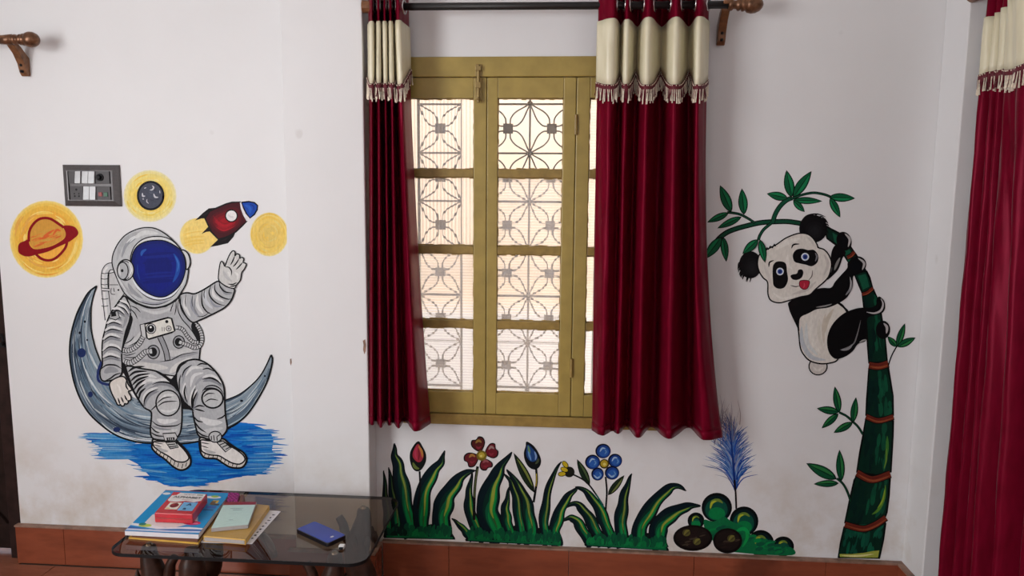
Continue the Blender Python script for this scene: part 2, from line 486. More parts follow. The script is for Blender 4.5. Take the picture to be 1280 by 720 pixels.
dm = MB(); dm.add([(-3.05, 0.036, 1.0), (-2.98, 0.036, 1.0), (-2.27, 0.036, 0.135), (-2.34, 0.036, 0.135), (-3.05, 0.052, 1.0), (-2.98, 0.052, 1.0), (-2.27, 0.052, 0.135), (-2.34, 0.052, 0.135)],
                  [(3, 2, 1, 0), (4, 5, 6, 7), (0, 1, 5, 4), (1, 2, 6, 5), (2, 3, 7, 6), (3, 0, 4, 7)])
dm.build('brace_board', M['door'], d1, bevel=0.002)
for py in (430, 480, 527):
    z = at_y(14, py, 0.03).z
    h = MB(); h.box(-2.75, DOOR_R - 0.012, 0.006 if py == 430 else 0.030, 0.040 if py == 430 else 0.034, z - 0.009, z + 0.009)
    h.tube([(DOOR_R - 0.064, 0.028, z - 0.03), (DOOR_R - 0.064, 0.028, z + 0.03)], 0.008)
    if py == 430: h.tube([(DOOR_R - 0.03, 0.006, z + 0.035), (DOOR_R - 0.012, -0.004, z + 0.045), (DOOR_R - 0.008, -0.004, z + 0.02), (DOOR_R - 0.02, 0.006, z)], 0.004)
    h.build('latch' if py == 430 else 'strap_hinge', M['black'], d1)

# ------------------------------------------------------------------ window
w1 = structe('window_1'); w1['label'] = 'olive painted casement window with twelve figured glass panes'
YA, YB = -0.012, 0.075
MB().box(WX0, WX1, YA, YB, 1.906, WZ1).build('frame_head', M['olive'], w1, bevel=0.003)
MB().box(WX0, WX1, YA - 0.004, YB, WZ0, 0.672).build('frame_sill', M['olive2'], w1, bevel=0.003)
MB().box(WX0, -0.616, YA, YB, 0.673, 1.905).build('frame_jamb', M['olive'], w1, bevel=0.003)
MB().box(0.352, WX1, YA, YB, 0.673, 1.905).build('frame_jamb', M['olive'], w1, bevel=0.003)
ZR = [(1.555, 1.833), (1.277, 1.533 - 0.004 + 0.024), (1.001, 1.248 + 0.027), (0.756, 0.977 + 0.022)]
ZR = [(1.583, 1.833), (1.305, 1.553), (1.029, 1.275), (0.756, 0.999)]
YS0, YS1 = -0.006, 0.034
for s, (sx0, sx1, p0, p1) in enumerate([(-0.6155, -0.2925, -0.571, -0.339), (-0.2905, 0.0255, -0.252, -0.019), (0.0275, 0.3515, 0.075, 0.306)]):
    sa = bpy.data.objects.new('sash', None); COL.objects.link(sa); sa.parent = w1
    MB().box(sx0, p0, YS0, YS1, 0.674, 1.904).build('stile', M['olive'], sa, bevel=0.003)
    MB().box(p1, sx1, YS0, YS1, 0.674, 1.904).build('stile', M['olive'], sa, bevel=0.003)
    MB().box(p0, p1, YS0 + 0.0006, YS1, 1.833, 1.904).build('rail', M['olive'], sa, bevel=0.002)
    MB().box(p0, p1, YS0 + 0.0006, YS1, 0.674, 0.756).build('rail', M['olive'], sa, bevel=0.002)
    for k in range(3):
        MB().box(p0, p1, YS0 + 0.003, YS1 - 0.006, ZR[k + 1][1], ZR[k][0]).build('muntin', M['olive2'], sa, bevel=0.003)
    for k, (z0, z1) in enumerate(ZR):
        g = M['glass0'] if (s == 0 and k < 2) else (M['glass1'] if (s == 1 and k == 0) else M['glass2'])
        MB().box(p0 - 0.004, p1 + 0.004, 0.016, 0.020, z0 - 0.004, z1 + 0.004).build('pane', g, sa)
    # ragged putty line round the panes
    pm = MB()
    for (z0, z1) in ZR:
        for side in range(4):
            n = 14
            for i in range(n):
                t0, t1 = i / n, (i + 1) / n; h0 = random.uniform(0.0012, 0.0055)
                if side < 2:
                    xa, xb = p0 + (p1 - p0) * t0, p0 + (p1 - p0) * t1
                    pm.box(xa, xb, 0.010, 0.0155, *((z0, z0 + h0) if side == 0 else (z1 - h0, z1)))
                else:
                    za, zb = z0 + (z1 - z0) * t0, z0 + (z1 - z0) * t1
                    pm.box(*((p0, p0 + h0 * 0.7) if side == 2 else (p1 - h0 * 0.7, p1)), 0.010, 0.0155, za, zb)
    o = pm.build('putty', M['olive2'], sa); o['kind'] = 'stuff'
for x in (-0.2915, 0.0265): MB().box(x - 0.012, x + 0.012, 0.034, 0.048, 0.674, 1.904).build('gap_light_stop', M['olive2'], w1)  # strips added behind the sash gaps to block the daylight showing through
# tower bolt across the meeting stile and the butt hinges
xb = at_y(598, 100, -0.02).x
b = MB(); b.box(xb - 0.011, xb + 0.011, -0.0165, -0.0125, 1.906, 1.948); b.box(xb - 0.011, xb + 0.011, -0.0165, -0.0065, 1.825, 1.900)
b.tube([(xb, -0.021, 1.815), (xb, -0.021, 1.945)], 0.0055); b.tube([(xb, -0.022, 1.83), (xb, -0.036, 1.826)], 0.005)
b.box(xb - 0.009, xb + 0.009, -0.028, -0.015, 1.925, 1.940); b.box(xb - 0.009, xb + 0.009, -0.028, -0.015, 1.865, 1.885)
b.build('tower_bolt', M['brass'], w1, smooth=False, bevel=0.001)
for z in (1.74, 0.86):
    MB().tube([(0.0265, -0.010, z - 0.035), (0.0265, -0.010, z + 0.035)], 0.006).build('hinge', M['olive2'], w1)

# iron grille outside the panes
gr = thing('window_grille', 'wrought iron petal and square grille outside the window panes', 'grille', (-0.15, 0.12, WZ0))
GY = 0.12
ZN = [0.745 + 0.1803 * i for i in range(7)]


def flatbar(mb, p, q, w, t=0.005):
    p = Vector(p); q = Vector(q); d = (q - p).normalized(); s = Vector((0, 1, 0)).cross(d) * w / 2; y = Vector((0, t / 2, 0))
    mb.add([p + s - y, p - s - y, q - s - y, q + s - y, p + s + y, p - s + y, q - s + y, q + s + y],
           [(0, 1, 2, 3), (7, 6, 5, 4), (0, 4, 5, 1), (1, 5, 6, 2), (2, 6, 7, 3), (3, 7, 4, 0)])


for (c0, hw, n) in ((-0.482, 0.0815, 1), (-0.2245, 0.0815, 2), (0.190, 0.0815, 1)):
    for i in range(n + 1):
        x = c0 - hw + 2 * hw * i
        mb = MB(); flatbar(mb, (x, GY, WZ0), (x, GY, WZ1), 0.007); mb.build('upright_bar', M['iron'], gr)
    for zn in ZN:
        mb = MB(); flatbar(mb, (c0 - hw, GY + 0.005, zn), (c0 - hw + 2 * hw * n, GY + 0.005, zn), 0.007); mb.build('cross_bar', M['iron'], gr)
        for i in range(n + 1):
            x = c0 - hw + 2 * hw * i
            if (n == 2 and i == 1): MB().lathe((x, GY - 0.012, zn), (0, 1, 0), [(0, 0.004), (0.003, 0.011), (0.010, 0.011)], 10).build('rosette', M['iron'], gr)
    for i in range(n):
        cx = c0 + 2 * hw * i
        for k in range(6):
            cz = (ZN[k] + ZN[k + 1]) / 2; hz = (ZN[k + 1] - ZN[k]) / 2
            MB().box(cx - 0.018, cx + 0.018, GY - 0.010, GY + 0.004, cz - 0.018, cz + 0.018).build('square_boss', M['iron'], gr)
            for sx in (-1, 1):
                for sz in (-1, 1):
                    pts = [(0.10, 0.20), (0.13, 0.42), (0.34, 0.66), (0.72, 0.86), (0.97, 0.97), (0.86, 0.72), (0.66, 0.34), (0.42, 0.13), (0.20, 0.10)]
                    pts = [(cx + sx * hw * a, GY - 0.004, cz + sz * hz * bb) for a, bb in pts]
                    MB().tube(catmull(pts, 4), 0.0030, 5).build('petal', M['iron'], gr)

ow = MB().box(-4, 4, 1.35, 1.6, -0.4, 2.55).build('neighbouring_wall', M['outer'])
ow['label'] = 'sunlit peach plastered wall seen outside through the window'; ow['category'] = 'wall'
MB().box(-4, 4, 1.340, 1.35, -0.4, 0.86).build('white_dado', M['ceiling'], ow)
for z in (1.06, 1.60):
    MB().box(-4, 4, 1.343, 1.35, z, z + 0.02).build('plaster_band', M['outer2'], ow)
og = struct(MB().box(-4, 4, 0.2, 1.35, -0.5, -0.4).build('trim_3', M['outer2']), 'pale paving outside the window')


# ------------------------------------------------------------------ curtain rods
def bracket(parent, x, y0, yr, z, axis='x'):
    """wooden arm from the wall up to the rod, curved, with two screws"""
    mb = MB()
    prof = [(0.0, -0.095), (0.012, -0.098), (0.022, -0.085), (0.030, -0.055), (0.050, -0.022), (0.075, 0.002), (0.105, 0.020),
            (0.108, 0.030), (0.080, 0.028), (0.040, 0.004), (0.010, -0.022), (0.0, -0.030)]
    n = len(prof); hw = 0.014
    sg = 1 if yr < y0 else -1
    vs = []
    for s in (-1, 1):
        for (d, dz) in prof:
            k = abs(yr - y0) / 0.09
            p = (x + s * hw, y0 - sg * d * k, z + dz) if axis == 'x' else (y0 - sg * d * k, x + s * hw, z + dz)
            vs.append(p)
    fs = [tuple(range(n)), tuple(range(2 * n - 1, n - 1, -1))] + [(i, n + i, n + (i + 1) % n, (i + 1) % n) for i in range(n)]
    mb.add(vs, fs)
    o = mb.build('bracket', M['bracketwood'], parent, bevel=0.003)
    sc = MB()
    for dz in (-0.060, -0.082):
        p = (x, y0 - 0.030 - 0.0, z + dz) if axis == 'x' else (y0 - sg * 0.03, x, z + dz)
        sc.lathe(p, (0, -1, 0) if axis == 'x' else (-1, 0, 0), [(-0.012, 0.005), (0.001, 0.005), (0.003, 0.003)], 10)
    sc.build('screw', M['black'], o)


FIN = [(0, 0.013), (0.004, 0.019), (0.012, 0.019), (0.016, 0.014), (0.024, 0.014), (0.028, 0.020), (0.033, 0.020), (0.036, 0.016), (0.040, 0.022), (0.045, 0.022), (0.049, 0.019),
       (0.055, 0.026), (0.066, 0.029), (0.078, 0.0275), (0.090, 0.021), (0.097, 0.012), (0.100, 0.003)]

rod1 = thing('curtain_rod', 'black curtain rod over the window with bronze finial at its right end', 'curtain rod', (0, 0, 2.126))
MB().tube([(-0.705, -0.09, 2.128), (0.525, -0.09, 2.123)], 0.0125, 14).build('rod', M['rod'], rod1, smooth=True)
MB().lathe((-0.712, -0.09, 2.128), (1, 0, 0), [(0, 0.021), (0.028, 0.021), (0.032, 0.016)], 16).build('wall_socket', M['bracketwood'], rod1, smooth=False)
MB().lathe((0.520, -0.09, 2.123), (1, 0, 0), [(t * 1.15, r) for t, r in FIN], 20).build('finial', M['bronze'], rod1, smooth=True)
bracket(rod1, 0.517, 0.0, -0.09, 2.105)

rod2 = thing('curtain_rod', 'bronze rod end with turned finial on the wall above the switch plate', 'curtain rod', (-2.1, 0, 2.028))
MB().tube([(-3.1, -0.09, 2.030), (-2.02, -0.09, 2.028)], 0.0125, 14).build('rod', M['rod'], rod2, smooth=True)
MB().lathe((-2.035, -0.09, 2.028), (1, 0, 0), [(0, 0.016), (0.02, 0.017), (0.045, 0.019)] + [(0.047 + t * 0.98, r * 0.95) for t, r in FIN], 20).build('finial', M['bronze'], rod2, smooth=True)
bracket(rod2, -2.012, 0.0, -0.09, 2.010)
bracket(rod2, -3.05, 0.0, -0.09, 2.010)

rod3 = thing('curtain_rod', 'black curtain rod carrying the right hand curtain', 'curtain rod', (XR + 0.03, -0.5, 2.126))
XR3 = XR + 0.005
MB().tube([(XR3, -0.19, 2.126), (XR3, -1.8, 2.126)], 0.0125, 14).build('rod', M['rod'], rod3, smooth=True)
MB().lathe((XR3, -0.157, 2.126), (0, -1, 0), [(0, 0.021), (0.028, 0.021), (0.034, 0.015)], 16).build('wall_socket', M['bracketwood'], rod3)
MB().lathe((XR3, -1.8, 2.126), (0, -1, 0), FIN, 20).build('finial', M['bronze'], rod3, smooth=True)
bracket(rod3, -1.76, XR + 0.11, XR3, 2.105, 'y')


# ------------------------------------------------------------------ curtains
def curtain(label, top, bot, zt, zh, band, along, edge_pow=2.6, rows=34, seg=8, hem_fn=None, ringz=2.126, rod_d=0.0, hemred=None):
    """top/bot: control points (u, v): u along the wall, v depth towards the room relative to the rod plane.
       along(u, v, z) -> world point"""
    T = catmull(top, seg); B = catmull(bot, seg); n = len(T)
    vmin = min(b[1] for b in B); vmax = max(b[1] for b in B)
    root = thing('curtain', label, 'curtain', along((T[0][0] + T[-1][0]) / 2, 0, zt))

    def path(z):
        t = min(1, max(0, (zt - z) / (zt - zh)))
        out = []
        for i, (a, b) in enumerate(zip(T, B)):
            e = i / (n - 1); k = t if 0.08 < e < 0.90 else t ** edge_pow
            if 0.84 < e <= 0.90:
                q = (e - 0.84) / 0.06; k = t * (1 - q) + t ** edge_pow * q
            elif e <= 0.08:
                q = e / 0.08; k = t * q + t ** 1.5 * (1 - q)
            w = 0.0016 * math.sin(i * 1.7 + z * 9) + 0.0012 * math.sin(i * 0.6 - z * 23)
            out.append((a[0] + (b[0] - a[0]) * k, a[1] + (b[1] - a[1]) * t + w))
        return out

    def offs(pth, d):
        r = []
        for i in range(len(pth)):
            a = pth[max(i - 1, 0)]; b = pth[min(i + 1, len(pth) - 1)]
            tx, ty = b[0] - a[0], b[1] - a[1]; L = math.hypot(tx, ty) or 1
            r.append((pth[i][0] - ty / L * d, pth[i][1] + tx / L * d))
        return r

    def sheet(zfun0, zfun1, nr, d):
        mb = MB()
        ref = path(zt)
        z0s = [zfun0(i) for i in range(n)]; z1s = [zfun1(i) for i in range(n)]
        for r in range(nr + 1):
            for i in range(n):
                z = z0s[i] + (z1s[i] - z0s[i]) * r / nr
                p = offs_cache(z, d)[i]
                mb.v.append(tuple(along(p[0], p[1], z))); mb.c.append((1, 1, 1, 1))
        for r in range(nr):
            for i in range(n - 1):
                mb.f.append((r * n + i, (r + 1) * n + i, (r + 1) * n + i + 1, r * n + i + 1))
        return mb
    cache = {}

    def offs_cache(z, d):
        k = (round(z, 4), d)
        if k not in cache: cache[k] = offs(path(z), d)
        return cache[k]
    front = lambda i: min(1, max(0, (T[i][1] - vmin) / (vmax - vmin + 1e-6)))
    hemz = hem_fn if hem_fn else (lambda i: zh)
    sheet(lambda i: zt, hemz, rows, 0.0).build('curtain_panel', M['velvet'], root, smooth=True, solid=0.0016)
    sheet(lambda i: hemz(i) + 0.030, lambda i: hemz(i) - 0.001, 2, 0.0016).build('hem', M['velvet'], root, smooth=True, solid=0.0012)
    bt, bb = band
    btf = lambda i: bt - 0.004 * (1 - front(i))
    bbf = lambda i: bb + 0.068 * (1 - front(i)) ** 1.5
    sheet(btf, bbf, 7, 0.0045).build('satin_band', M['satin'], root, smooth=True, solid=0.0012)
    br = sheet(lambda i: bbf(i) + 0.004, lambda i: bbf(i) - 0.024, 2, 0.0065)
    braid = br.build('braid', M['braid'], root, smooth=True, solid=0.0015)
    # fringe: little yarn tassels along the braid
    fr = MB(); fred = MB()
    stitch = MB()
    for i in range(n - 1):
        z = bbf(i) - 0.018; z2 = bbf(i + 1) - 0.018
        pa = offs_cache(z, 0.0075)[i]; pb = offs_cache(z2, 0.0075)[i + 1]
        A = Vector(along(pa[0], pa[1], z)); Bv = Vector(along(pb[0], pb[1], z2)); L = (Bv - A).length
        k = max(1, int(round(L / 0.0062)))
        for j in range(k):
            P = A.lerp(Bv, (j + 0.5) / k); l = random.uniform(0.030, 0.042); sw = Vector((random.uniform(-1, 1), random.uniform(-1, 1), 0)) * 0.004
            red = (j + i) % 2 == 0 and random.random() < 0.75
            if red: l *= 0.72
            (fred if red else fr).tube([P + Vector((0, 0, 0.006)), P + sw * 0.4 + Vector((0, 0, -0.012)), P + sw + Vector((0, 0, -l))], [0.0014, 0.0016, 0.0026], 4)
            if j % 2 == 0: stitch.lathe(P + Vector((0, 0, 0.019)), (0, 0, 1), [(-0.002, 0.001), (0, 0.0022), (0.002, 0.001)], 5)
    o = fr.build('fringe', M['strand'], root); o['kind'] = 'stuff'
    o = fred.build('maroon_fringe', M['braid'], root); o['kind'] = 'stuff'
    o = stitch.build('stitching', M['strand'], root); o['kind'] = 'stuff'
    # eyelet rings where the cloth crosses the rod
    pth = path(ringz)
    for i in range(n - 1):
        a, b = pth[i][1] - rod_d, pth[i + 1][1] - rod_d
        if a * b < 0 or a == 0:
            q = a / (a - b); u = pth[i][0] + (pth[i + 1][0] - pth[i][0]) * q
            C = Vector(along(u, rod_d, ringz))
            d = Vector(along(pth[i + 1][0], pth[i + 1][1], ringz)) - Vector(along(pth[i][0], pth[i][1], ringz))
            d.z = 0; d.normalize(); up = Vector((0, 0, 1))
            pts = [C + (d * math.cos(t) + up * math.sin(t)) * 0.0215 for t in [2 * math.pi * k / 20 for k in range(21)]]
            MB().tube(pts, 0.0042, 6, False).build('eyelet', M['steel'], root, smooth=True)
    return root


def back_along(u, v, z): return Vector((u, -0.09 - v, z))


def right_along(u, v, z): return Vector((XR3 - v, -u, z))


def px_ctrl(lst, py, vs):
    return [(at_y(p, py, -0.09 - v).x, v) for p, v in zip(lst, vs)]


F_, B_ = 0.058, -0.076
vt = [0.005, 0.045, B_ + 0.02, 0.035, B_, F_, B_, F_, B_, F_, -0.01]
topR = px_ctrl([747, 766, 775, 783, 796, 809, 826, 843, 858, 872, 884], 60, vt)
vbt = [-0.01, 0.045, -0.01, 0.02, B_ + 0.01, F_, B_ + 0.005, F_, B_, F_, 0.02]
botR = px_ctrl([740, 753, 765, 773, 783, 798, 814, 836, 860, 880, 903], 545, vbt)
bandR = (at_y(809, 22, -0.14).z, at_y(809, 108, -0.14).z)
hemR = at_y(800, 546, -0.14).z
curtain('maroon velvet curtain covering the right half of the window', topR, botR, 2.185, hemR, bandR, back_along)

vt = [0.0, F_ - 0.01, -0.03, F_ - 0.01, -0.03, F_ - 0.01, -0.03, F_ - 0.01, -0.03, F_, 0.02, -0.05]
topL = px_ctrl([461.5, 466, 470, 474, 478, 481.5, 485, 488.5, 492, 497, 503, 511], 60, vt)
vb = [0.0, 0.02, -0.03, F_ - 0.01, -0.03, 0.02, -0.02, F_ - 0.01, -0.03, -0.02, 0.075, -0.02]
botL = px_ctrl([461.5, 466, 470.5, 476, 482, 487, 492, 498, 504, 509, 520, 538], 533, vb)
bandL = (at_y(474, 26, -0.135).z, at_y(474, 109, -0.135).z)
hemL = at_y(476, 534, -0.135).z
curtain('narrow gathered maroon velvet curtain beside the white pillar', topL, botL, 2.185, hemL, bandL, back_along, 1.6)

uT = [0.205, 0.235, 0.262, 0.285, 0.312, 0.345, 0.375, 0.405, 0.455, 0.520, 0.58, 0.65, 0.72, 0.80, 0.90]
vT = [-0.035, -0.008, -0.07, -0.005, -0.07, 0.010, -0.075, 0.020, 0.050, 0.040, -0.075, 0.05, -0.07, 0.05, -0.02]
uB = [0.255, 0.290, 0.325, 0.365, 0.400, 0.435, 0.480, 0.525, 0.590, 0.660, 0.72, 0.78, 0.84, 0.90, 0.98]
vB = [-0.01, 0.015, -0.075, 0.015, -0.075, 0.020, -0.08, 0.05, -0.07, 0.06, -0.05, 0.06, -0.05, 0.06, -0.02]
curtain('maroon velvet curtain hanging at the right edge beside the corner pier', list(zip(uT, vT)), list(zip(uB, vB)), 2.185, 0.10, (2.045, 1.845), right_along)

# ------------------------------------------------------------------ switch plate
p0 = at_y(79.5, 206); p1 = at_y(153, 258)
sx0, sx1, sz1, sz0 = p0.x, p1.x, p0.z, p1.z
sw = thing('switch_plate', 'charcoal modular switch plate with silver rockers above the ringed planet', 'switch plate', ((sx0 + sx1) / 2, 0, sz0))
SW, SH = sx1 - sx0, sz1 - sz0


def swp(u, v): return sx0 + SW * u, sz0 + SH * (1 - v)


fm = MB()
ins = 0.024
ring = lambda i, y: [(sx0 + i, y, sz0 + i), (sx1 - i, y, sz0 + i), (sx1 - i, y, sz1 - i), (sx0 + i, y, sz1 - i)]
R = [ring(0, 0.0), ring(0, -0.006), ring(0.003, -0.009), ring(ins - 0.004, -0.017), ring(ins, -0.0165), ring(ins, -0.010)]
vs = [v for r in R for v in r]; fs = []
for k in range(len(R) - 1):
    for i in range(4): fs.append((k * 4 + i, k * 4 + (i + 1) % 4, (k + 1) * 4 + (i + 1) % 4, (k + 1) * 4 + i))
fs.append(tuple((len(R) - 1) * 4 + i for i in range(4)))
fm.add(vs, fs).build('cover_frame', M['plate'], sw)


def module(name, u0, u1, v0, v1, mat, d=0.006, bev=0.001):
    xa, za = swp(u0, v1); xb_, zb = swp(u1, v0)
    return MB().box(xa + 0.0005, xb_ - 0.0005, -0.010 - d, -0.0095, za + 0.0005, zb - 0.0005).build(name, mat, sw, bevel=bev)


module('blank_module', 0.115, 0.232, 0.145, 0.455, M['plate2'], 0.005)
V0, V1, V2, V3 = 0.145, 0.455, 0.515, 0.850


def rocker(u0, u1, v0, v1):
    xa, za = swp(u0, v1); xb_, zb = swp(u1, v0)
    mb = MB(); y = -0.0095
    mb.add([(xa, y, za), (xb_, y, za), (xb_, y, zb), (xa, y, zb), (xa + .0006, -0.0215, za + .001), (xb_ - .0006, -0.0215, za + .001), (xb_ - .0006, -0.0145, zb - .001), (xa + .0006, -0.0145, zb - .001)],
           [(4, 5, 6, 7), (0, 1, 5, 4), (1, 2, 6, 5), (2, 3, 7, 6), (3, 0, 4, 7)])
    mb.build('rocker_switch', M['rocker'], sw, bevel=0.0006)


rocker(0.236, 0.338, V0, V1); rocker(0.362, 0.472, V0, V1); rocker(0.474, 0.586, V0, V1)
rocker(0.366, 0.476, V2, V3); rocker(0.478, 0.588, V2, V3)
o = module('regulator_module', 0.60, 0.845, V0, V1, M['plate2'], 0.005)
kx, kz = swp(0.68, 0.30)
MB().lathe((kx, -0.0148, kz), (0, -1, 0), [(0, 0.014), (0.004, 0.0135), (0.005, 0.009), (0.014, 0.008), (0.015, 0.006)], 18).build('regulator_knob', M['black'], o)
o = module('socket_module', 0.125, 0.355, V2, V3, M['plate2'], 0.005)
hm = MB()
for u, v, r in ((0.245, 0.60, .0042), (0.205, 0.70, .0026), (0.285, 0.70, .0026), (0.21, 0.76, .0034), (0.285, 0.76, .0034)):
    hx, hz = swp(u, v); hm.lathe((hx, -0.0145, hz), (0, -1, 0), [(0, r), (0.0009, r)], 10)
hm.build('socket_holes', M['black'], o)
o = module('indicator_module', 0.60, 0.845, V2, V3, M['plate2'], 0.005)
for u, mt in ((0.668, 'redlamp'), (0.765, 'greenlamp')):
    xa, za = swp(u - 0.032, 0.76); xb_, zb = swp(u + 0.032, 0.66)
    MB().box(xa, xb_, -0.0175, -0.0145, za, zb).build('indicator_lamp', M[mt], o, bevel=0.0006)

# ------------------------------------------------------------------ wall paintings
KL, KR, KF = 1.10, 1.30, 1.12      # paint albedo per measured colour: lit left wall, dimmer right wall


class Mural:
    """a painting on the plaster: every motif is a thing, its painted pieces are parts; coats of paint lie on one another"""

    def __init__(s, name, label, cat, base, k, centre, group=None):
        s.k = k; s.y = -base; s.root = thing(name, label, cat, (centre[0], centre[1], centre[2]), group)
        s.cur = None; s.mb = None; s.curlabel = None

    def part(s, name, label=None):
        s.flush(); s.cur = name; s.mb = MB(); s.curlabel = label; return s

    def flush(s):
        if s.mb and s.mb.v:
            o = s.mb.build(s.cur, M['paint'], s.root, color=True)
            if s.curlabel: o['label'] = s.curlabel
        s.mb = None

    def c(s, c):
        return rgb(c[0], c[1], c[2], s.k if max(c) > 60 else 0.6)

    def poly(s, pts, c):
        a = sum(pts[i][0] * pts[(i + 1) % len(pts)][1] - pts[(i + 1) % len(pts)][0] * pts[i][1] for i in range(len(pts)))
        if a > 0: pts = pts[::-1]          # photo y points down: this makes the face look into the room
        s.y -= 3e-6
        s.mb.col = s.c(c)
        s.mb.add([at_y(p[0], p[1], s.y) for p in pts], [tuple(range(len(pts)))])

    def fill(s, pts, c, line=None, lw=1.6, smooth=True, n=5):
        q = [p[:2] for p in catmull(pts, n, True)] if smooth else pts
        s.poly(q, c)
        if line: s.loop(q, lw, line)
        return s

    def loop(s, q, w, c):
        s.ribbon(q + [q[0], q[1]], [w] * (len(q) + 2), c)

    def ribbon(s, q, ws, c):
        L = []; Rr = []
        for i, p in enumerate(q):
            a = q[max(i - 1, 0)]; b = q[min(i + 1, len(q) - 1)]
            dx, dy = b[0] - a[0], b[1] - a[1]; l = math.hypot(dx, dy) or 1
            L.append((p[0] - dy / l * ws[i] / 2, p[1] + dx / l * ws[i] / 2)); Rr.append((p[0] + dy / l * ws[i] / 2, p[1] - dx / l * ws[i] / 2))
        s.y -= 3e-6; s.mb.col = s.c(c); n = len(q)
        s.mb.add([at_y(p[0], p[1], s.y) for p in L + Rr], [(i, i + 1, n + i + 1, n + i) for i in range(n - 1)])

    def stroke(s, pts, w, c, taper='both', n=6):
        q = [p[:2] for p in catmull(pts, n)]; m = len(q) - 1; ws = []
        for i in range(m + 1):
            t = i / m
            if taper == 'both': k = max(0.12, math.sin(math.pi * t) ** 0.7)
            elif taper == 'end': k = max(0.08, (1 - t) ** 0.6)
            elif taper == 'start': k = max(0.08, t ** 0.6)
            else: k = 1
            ws.append(w * k)
        s.ribbon(q, ws, c); return s

    def oval(s, cx, cy, rx, ry, c, line=None, lw=1.6, rot=0, n=28):
        cr, sr = math.cos(rot), math.sin(rot)
        q = [(cx + rx * math.cos(t) * cr - ry * math.sin(t) * sr, cy + rx * math.cos(t) * sr + ry * math.sin(t) * cr) for t in [2 * math.pi * i / n for i in range(n)]]
        s.poly(q, c)
        if line: s.loop(q, lw, line)
        return s

    def rings(s, cx, cy, rx, ry, stops, ox=0, oy=0):
        for f, c in stops: s.oval(cx + ox * (1 - f), cy + oy * (1 - f), rx * f, ry * f, c)
        return s

    def shells(s, pts, stops, centre=None, smooth=True):
        q = [p[:2] for p in catmull(pts, 5, True)] if smooth else pts
        cx = centre[0] if centre else sum(p[0] for p in q) / len(q); cy = centre[1] if centre else sum(p[1] for p in q) / len(q)
        for f, c in stops: s.poly([(cx + (p[0] - cx) * f, cy + (p[1] - cy) * f) for p in q], c)
        return s

    def leaf(s, base, tip, w, cols=((8, 22, 16), (14, 84, 52), (22, 116, 70)), bend=0.0):
        dx, dy = tip[0] - base[0], tip[1] - base[1]
        L = math.hypot(dx, dy); nx, ny = -dy / L, dx / L
        def q(ww, shrink):
            a = []; b = []
            for i in range(11):
                t = i / 10; tt = shrink + (1 - 2 * shrink) * t
                h = ww / 2 * math.sin(math.pi * t ** 0.85) ** 0.85
                cx, cy = base[0] + dx * tt + nx * bend * math.sin(math.pi * tt), base[1] + dy * tt + ny * bend * math.sin(math.pi * tt)
                a.append((cx + nx * h, cy + ny * h)); b.append((cx - nx * h, cy - ny * h))
            return a + b[-2:0:-1]
        s.poly(q(w, 0), cols[0]); s.poly(q(w - 2.2, 0.05), cols[1])
        m = lambda t, o: (base[0] + dx * t + nx * (bend * math.sin(math.pi * t) + o), base[1] + dy * t + ny * (bend * math.sin(math.pi * t) + o))
        s.stroke([m(.15, w * .16), m(.5, w * .2), m(.85, w * .05)], w * 0.26, cols[2])
        s.stroke([m(.05, 0), m(.5, 0), m(.92, 0)], 0.8, cols[0])
        return s

    def end(s): s.flush(); return s.root


BLK = (26, 26, 30)
# ---- ringed planet
m = Mural('ringed_planet_painting', 'painted orange planet with a dark red ring on a yellow disc by the door', 'painting', 0.0002, KL, at_y(58, 299))
m.part('yellow_halo', 'yellow disc')
m.rings(58, 299, 46, 48.5, [(1.0, (238, 218, 150)), (0.975, (238, 206, 110)), (0.93, (236, 196, 88)), (0.86, (234, 184, 74)), (0.74, (233, 172, 66)), (0.6, (232, 168, 66))])
for i in range(46):
    a = random.uniform(0, 6.28); r = random.uniform(0.5, 0.93); ln = random.uniform(0.3, 0.9)
    pts = [(58 + 46 * r * math.cos(a + ln * t), 299 + 48.5 * r * math.sin(a + ln * t)) for t in (0, .33, .66, 1)]
    m.stroke(pts, random.uniform(1, 3.4), random.choice([(240, 200, 92), (229, 160, 56), (238, 190, 84), (226, 168, 80), (243, 212, 120)]))
m.part('planet_ball', 'orange ball')
m.fill([(36.5, 300), (37, 290), (42, 281), (49, 275.5), (56, 274), (64, 276), (72, 281), (80, 287), (82, 294), (76, 301), (64, 307), (53, 310.5), (44, 311), (39, 307)], (206, 150, 62))
m.fill([(46, 317), (58, 314), (70, 310), (82, 303), (79, 313), (70, 321), (60, 324.5), (52, 323)], (238, 172, 70))
for i in range(26):
    x = random.uniform(43, 72); y = 297 - (x - 58) * 0.22 + random.uniform(-9, 9)
    m.stroke([(x - 6, y + 2), (x, y), (x + 7, y - 2.5)], random.uniform(1, 2.8), random.choice([(214, 122, 54), (210, 104, 48), (204, 156, 70), (216, 138, 58)]))
for pts in ([(66, 294), (71, 287.5), (76, 289)], [(54, 296), (60, 292), (68, 287)], [(48, 299), (56, 297), (62, 294)]):
    m.stroke(pts, 3, (212, 98, 46))
m.part('ring', 'dark red ring')
RED = (134, 6, 20)
m.fill([(22.5, 311), (24, 304.5), (30, 301.5), (35.5, 299.5), (37, 306), (41, 310.5), (47, 311.5), (56, 310), (66, 307), (76, 301.5), (81, 297), (82, 291), (79, 283), (85, 281.7), (93, 283.5), (97.5, 289), (97, 294), (90, 300), (84, 303.5), (72, 309), (60, 314.5), (47, 318), (37, 320.5), (30, 320), (24, 316.5)], RED)
m.stroke([(36, 302), (36.5, 290), (41, 281), (48, 274.5), (56, 272.5), (64, 274), (72, 279), (80, 284.5)], 3.3, RED, None)
m.stroke([(45, 318), (52, 323.5), (60, 325.5), (68, 323.5), (76, 317), (82, 309), (84, 302)], 3.2, RED, None)
m.end()

